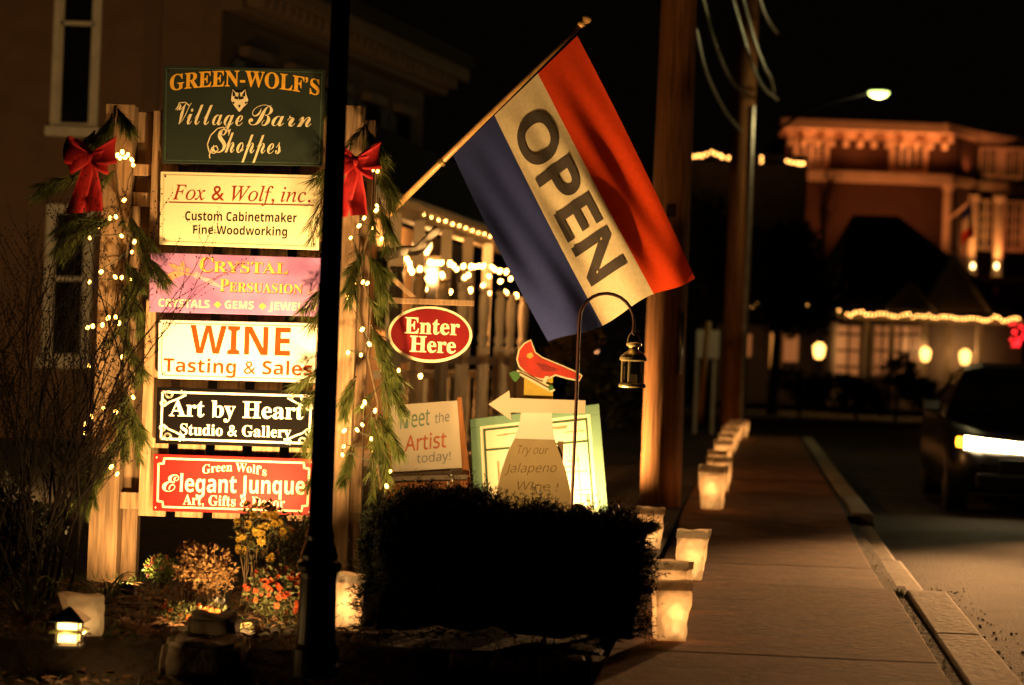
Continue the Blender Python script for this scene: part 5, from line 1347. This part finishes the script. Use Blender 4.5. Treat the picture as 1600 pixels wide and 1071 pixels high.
# ================================================================== CAR (right edge)
m_car = M('dark_car_paint', (.006, .005, .005), .3, .2, 3)
m_tyre = M('tyre_rubber', (.012, .012, .012), .85, .2, 20)
m_rim = M('wheel_rim', (.25, .25, .26), .35, .2, 20, metal=.9)
fw = -STREET; rt = Vector((STREET.y, -STREET.x, 0))       # rt: viewer's right across the car
fc = P(1487, 690, 19.6); fc.z = -.14; o_ = fc+rt*.92        # middle of the front end at road level
car = thing('car', 'dark car with a glaring wide headlight and amber signal coming along the road', 'car', o_)
def cp(l, s_, z): return o_-fw*l+rt*s_+Vector((0, 0, z))     # l: metres back from the nose, s_: side, z: height
secs = [(-.02, .66, .38, .56, .62), (.05, .80, .25, .68, .74), (.35, .88, .2, .76, .84), (.9, .91, .18, .83, .88), (1.35, .92, .18, .90, .9), (2.2, .92, .18, .94, .9), (3.4, .92, .18, .96, .9), (4.1, .89, .22, .98, .84), (4.45, .8, .35, .92, .74)]
mb = MB(); n = 14
for l, hw, z0, z1, hwt in secs:
    ring = [(-hw*.9, z0), (-hw, z0+.1), (-hw*1.0, (z0+z1)/2), (-hw*.97, z1-.12), (-hwt*.93, z1-.03), (-hwt*.6, z1), (-hwt*.2, z1+.012), (hwt*.2, z1+.012), (hwt*.6, z1), (hwt*.93, z1-.03), (hw*.97, z1-.12), (hw*1.0, (z0+z1)/2), (hw, z0+.1), (hw*.9, z0)]
    for s_, z in ring: mb.v.append(cp(l, s_, z))
for i in range(len(secs)-1):
    for j in range(n): mb.f.append((i*n+j, (i+1)*n+j, (i+1)*n+(j+1) % n, i*n+(j+1) % n)); mb.m.append(0)
mb.f.append(tuple(range(n))); mb.m.append(0); e = (len(secs)-1)*n; mb.f.append(tuple(e+j for j in range(n-1, -1, -1))); mb.m.append(0)
body = obj('body', mb, m_car, car, smooth=True)
csec = [(1.3, .80, .90, .905), (2.0, .70, .66, 1.36), (2.5, .69, .60, 1.41), (3.2, .70, .6, 1.38), (4.0, .78, .86, .965)]
mb = MB()
for l, hb, ht_, z in csec:
    zb = .9
    for s_, zz in ((-.86, zb), (-ht_*.98, z-.04), (-ht_*.7, z), (ht_*.7, z), (ht_*.98, z-.04), (.86, zb)): mb.v.append(cp(l, s_, zz))
for i in range(len(csec)-1):
    for j in range(5): mb.f.append((i*6+j, (i+1)*6+j, (i+1)*6+j+1, i*6+j+1)); mb.m.append(0 if j in (1, 2, 3) and i in (1, 2) else 1)
obj('cabin', mb, [m_car, m_dark], car, smooth=False)
m_head = EM('headlight_lens', (1, .74, .36), 45)
m_amb = EM('amber_signal', (1, .42, .02), 6)
for s_ in (-1, 1):
    mb = MB()
    pts = [(.09, -.80), (.045, -.74), (.015, -.66), (.0, -.58), (-.012, -.5), (-.018, -.34), (-.022, -.22)]
    for l, q in pts:
        k = (q+.8)/.58
        for z in (.625+.02*(1-k), .70-.004*k, .665): pass
        mb.v += [cp(l-.02, s_*-q*-1 if False else -s_*abs(q)*-1*(1 if s_ > 0 else 1), .605-.02*k), cp(l-.03, s_*abs(q), .67-.03*k), cp(l-.005, s_*abs(q), .725-.045*k)]
    for i in range(len(pts)-1):
        for j in range(2):
            a = i*3+j; mb.f.append((a, a+1, a+4, a+3)); mb.m.append(0)
    mb.v = [cp(*x) for x in []] + mb.v
    obj('headlight', mb, m_head, car, smooth=True)
    mb = MB()
    pts = [(.20, -.858), (.14, -.838), (.10, -.812)]
    for l, q in pts: mb.v += [cp(l-.02, s_*abs(q), .62), cp(l-.03, s_*(abs(q)+.012), .665), cp(l-.01, s_*abs(q), .715)]
    for i in range(2):
        for j in range(2): a = i*3+j; mb.f.append((a, a+1, a+4, a+3)); mb.m.append(0)
    obj('turn_signal', mb, m_amb, car, smooth=True)
    for l in (.85, 3.55):
        wc = cp(l, s_*.80, .32); mb = MB(); mb.tube([wc-rt*.1*s_, wc+rt*.08*s_, wc+rt*.1*s_], [.32, .32, .30], 28); wh = obj('wheel', mb, m_tyre, car, smooth=False)
        mb = MB(); mb.tube([wc+rt*.101*s_, wc+rt*.108*s_], [.2, .18], 20); obj('rim', mb, m_rim, wh)
    mb = MB(); mc = cp(1.45, s_*1.0, .98); mb.obox(mc, rt, fw, Vector((0, 0, 1)), .09, .05, .06); obj('mirror', mb, m_car, car, bevel=.02)
mb = MB(); mb.obox(cp(-.035, 0, .47), rt, fw, Vector((0, 0, 1)), .5, .012, .06); obj('grille', mb, m_black, car, bevel=.01)
mb = MB(); mb.obox(cp(-.02, 0, .33), rt, fw, Vector((0, 0, 1)), .7, .05, .07); obj('bumper', mb, m_car, car, bevel=.03)
for s_ in (-1, 1):
    q = cp(-.12, s_*.6, .66)
    pw_, dz_, sz_, sx_ = (4300, -.22, 17, 2.7) if s_ < 0 else (1500, -.70, 30, 1.8)
    hl = lamp('headlight_beam', 'SPOT', q, pw_, (1, .48, .17), car, aim=q+fw*10+rt*(-1.4)+Vector((0, 0, dz_)), size=sz_, blend=1, radius=.06)
    hl.scale = (sx_, 1, 1)
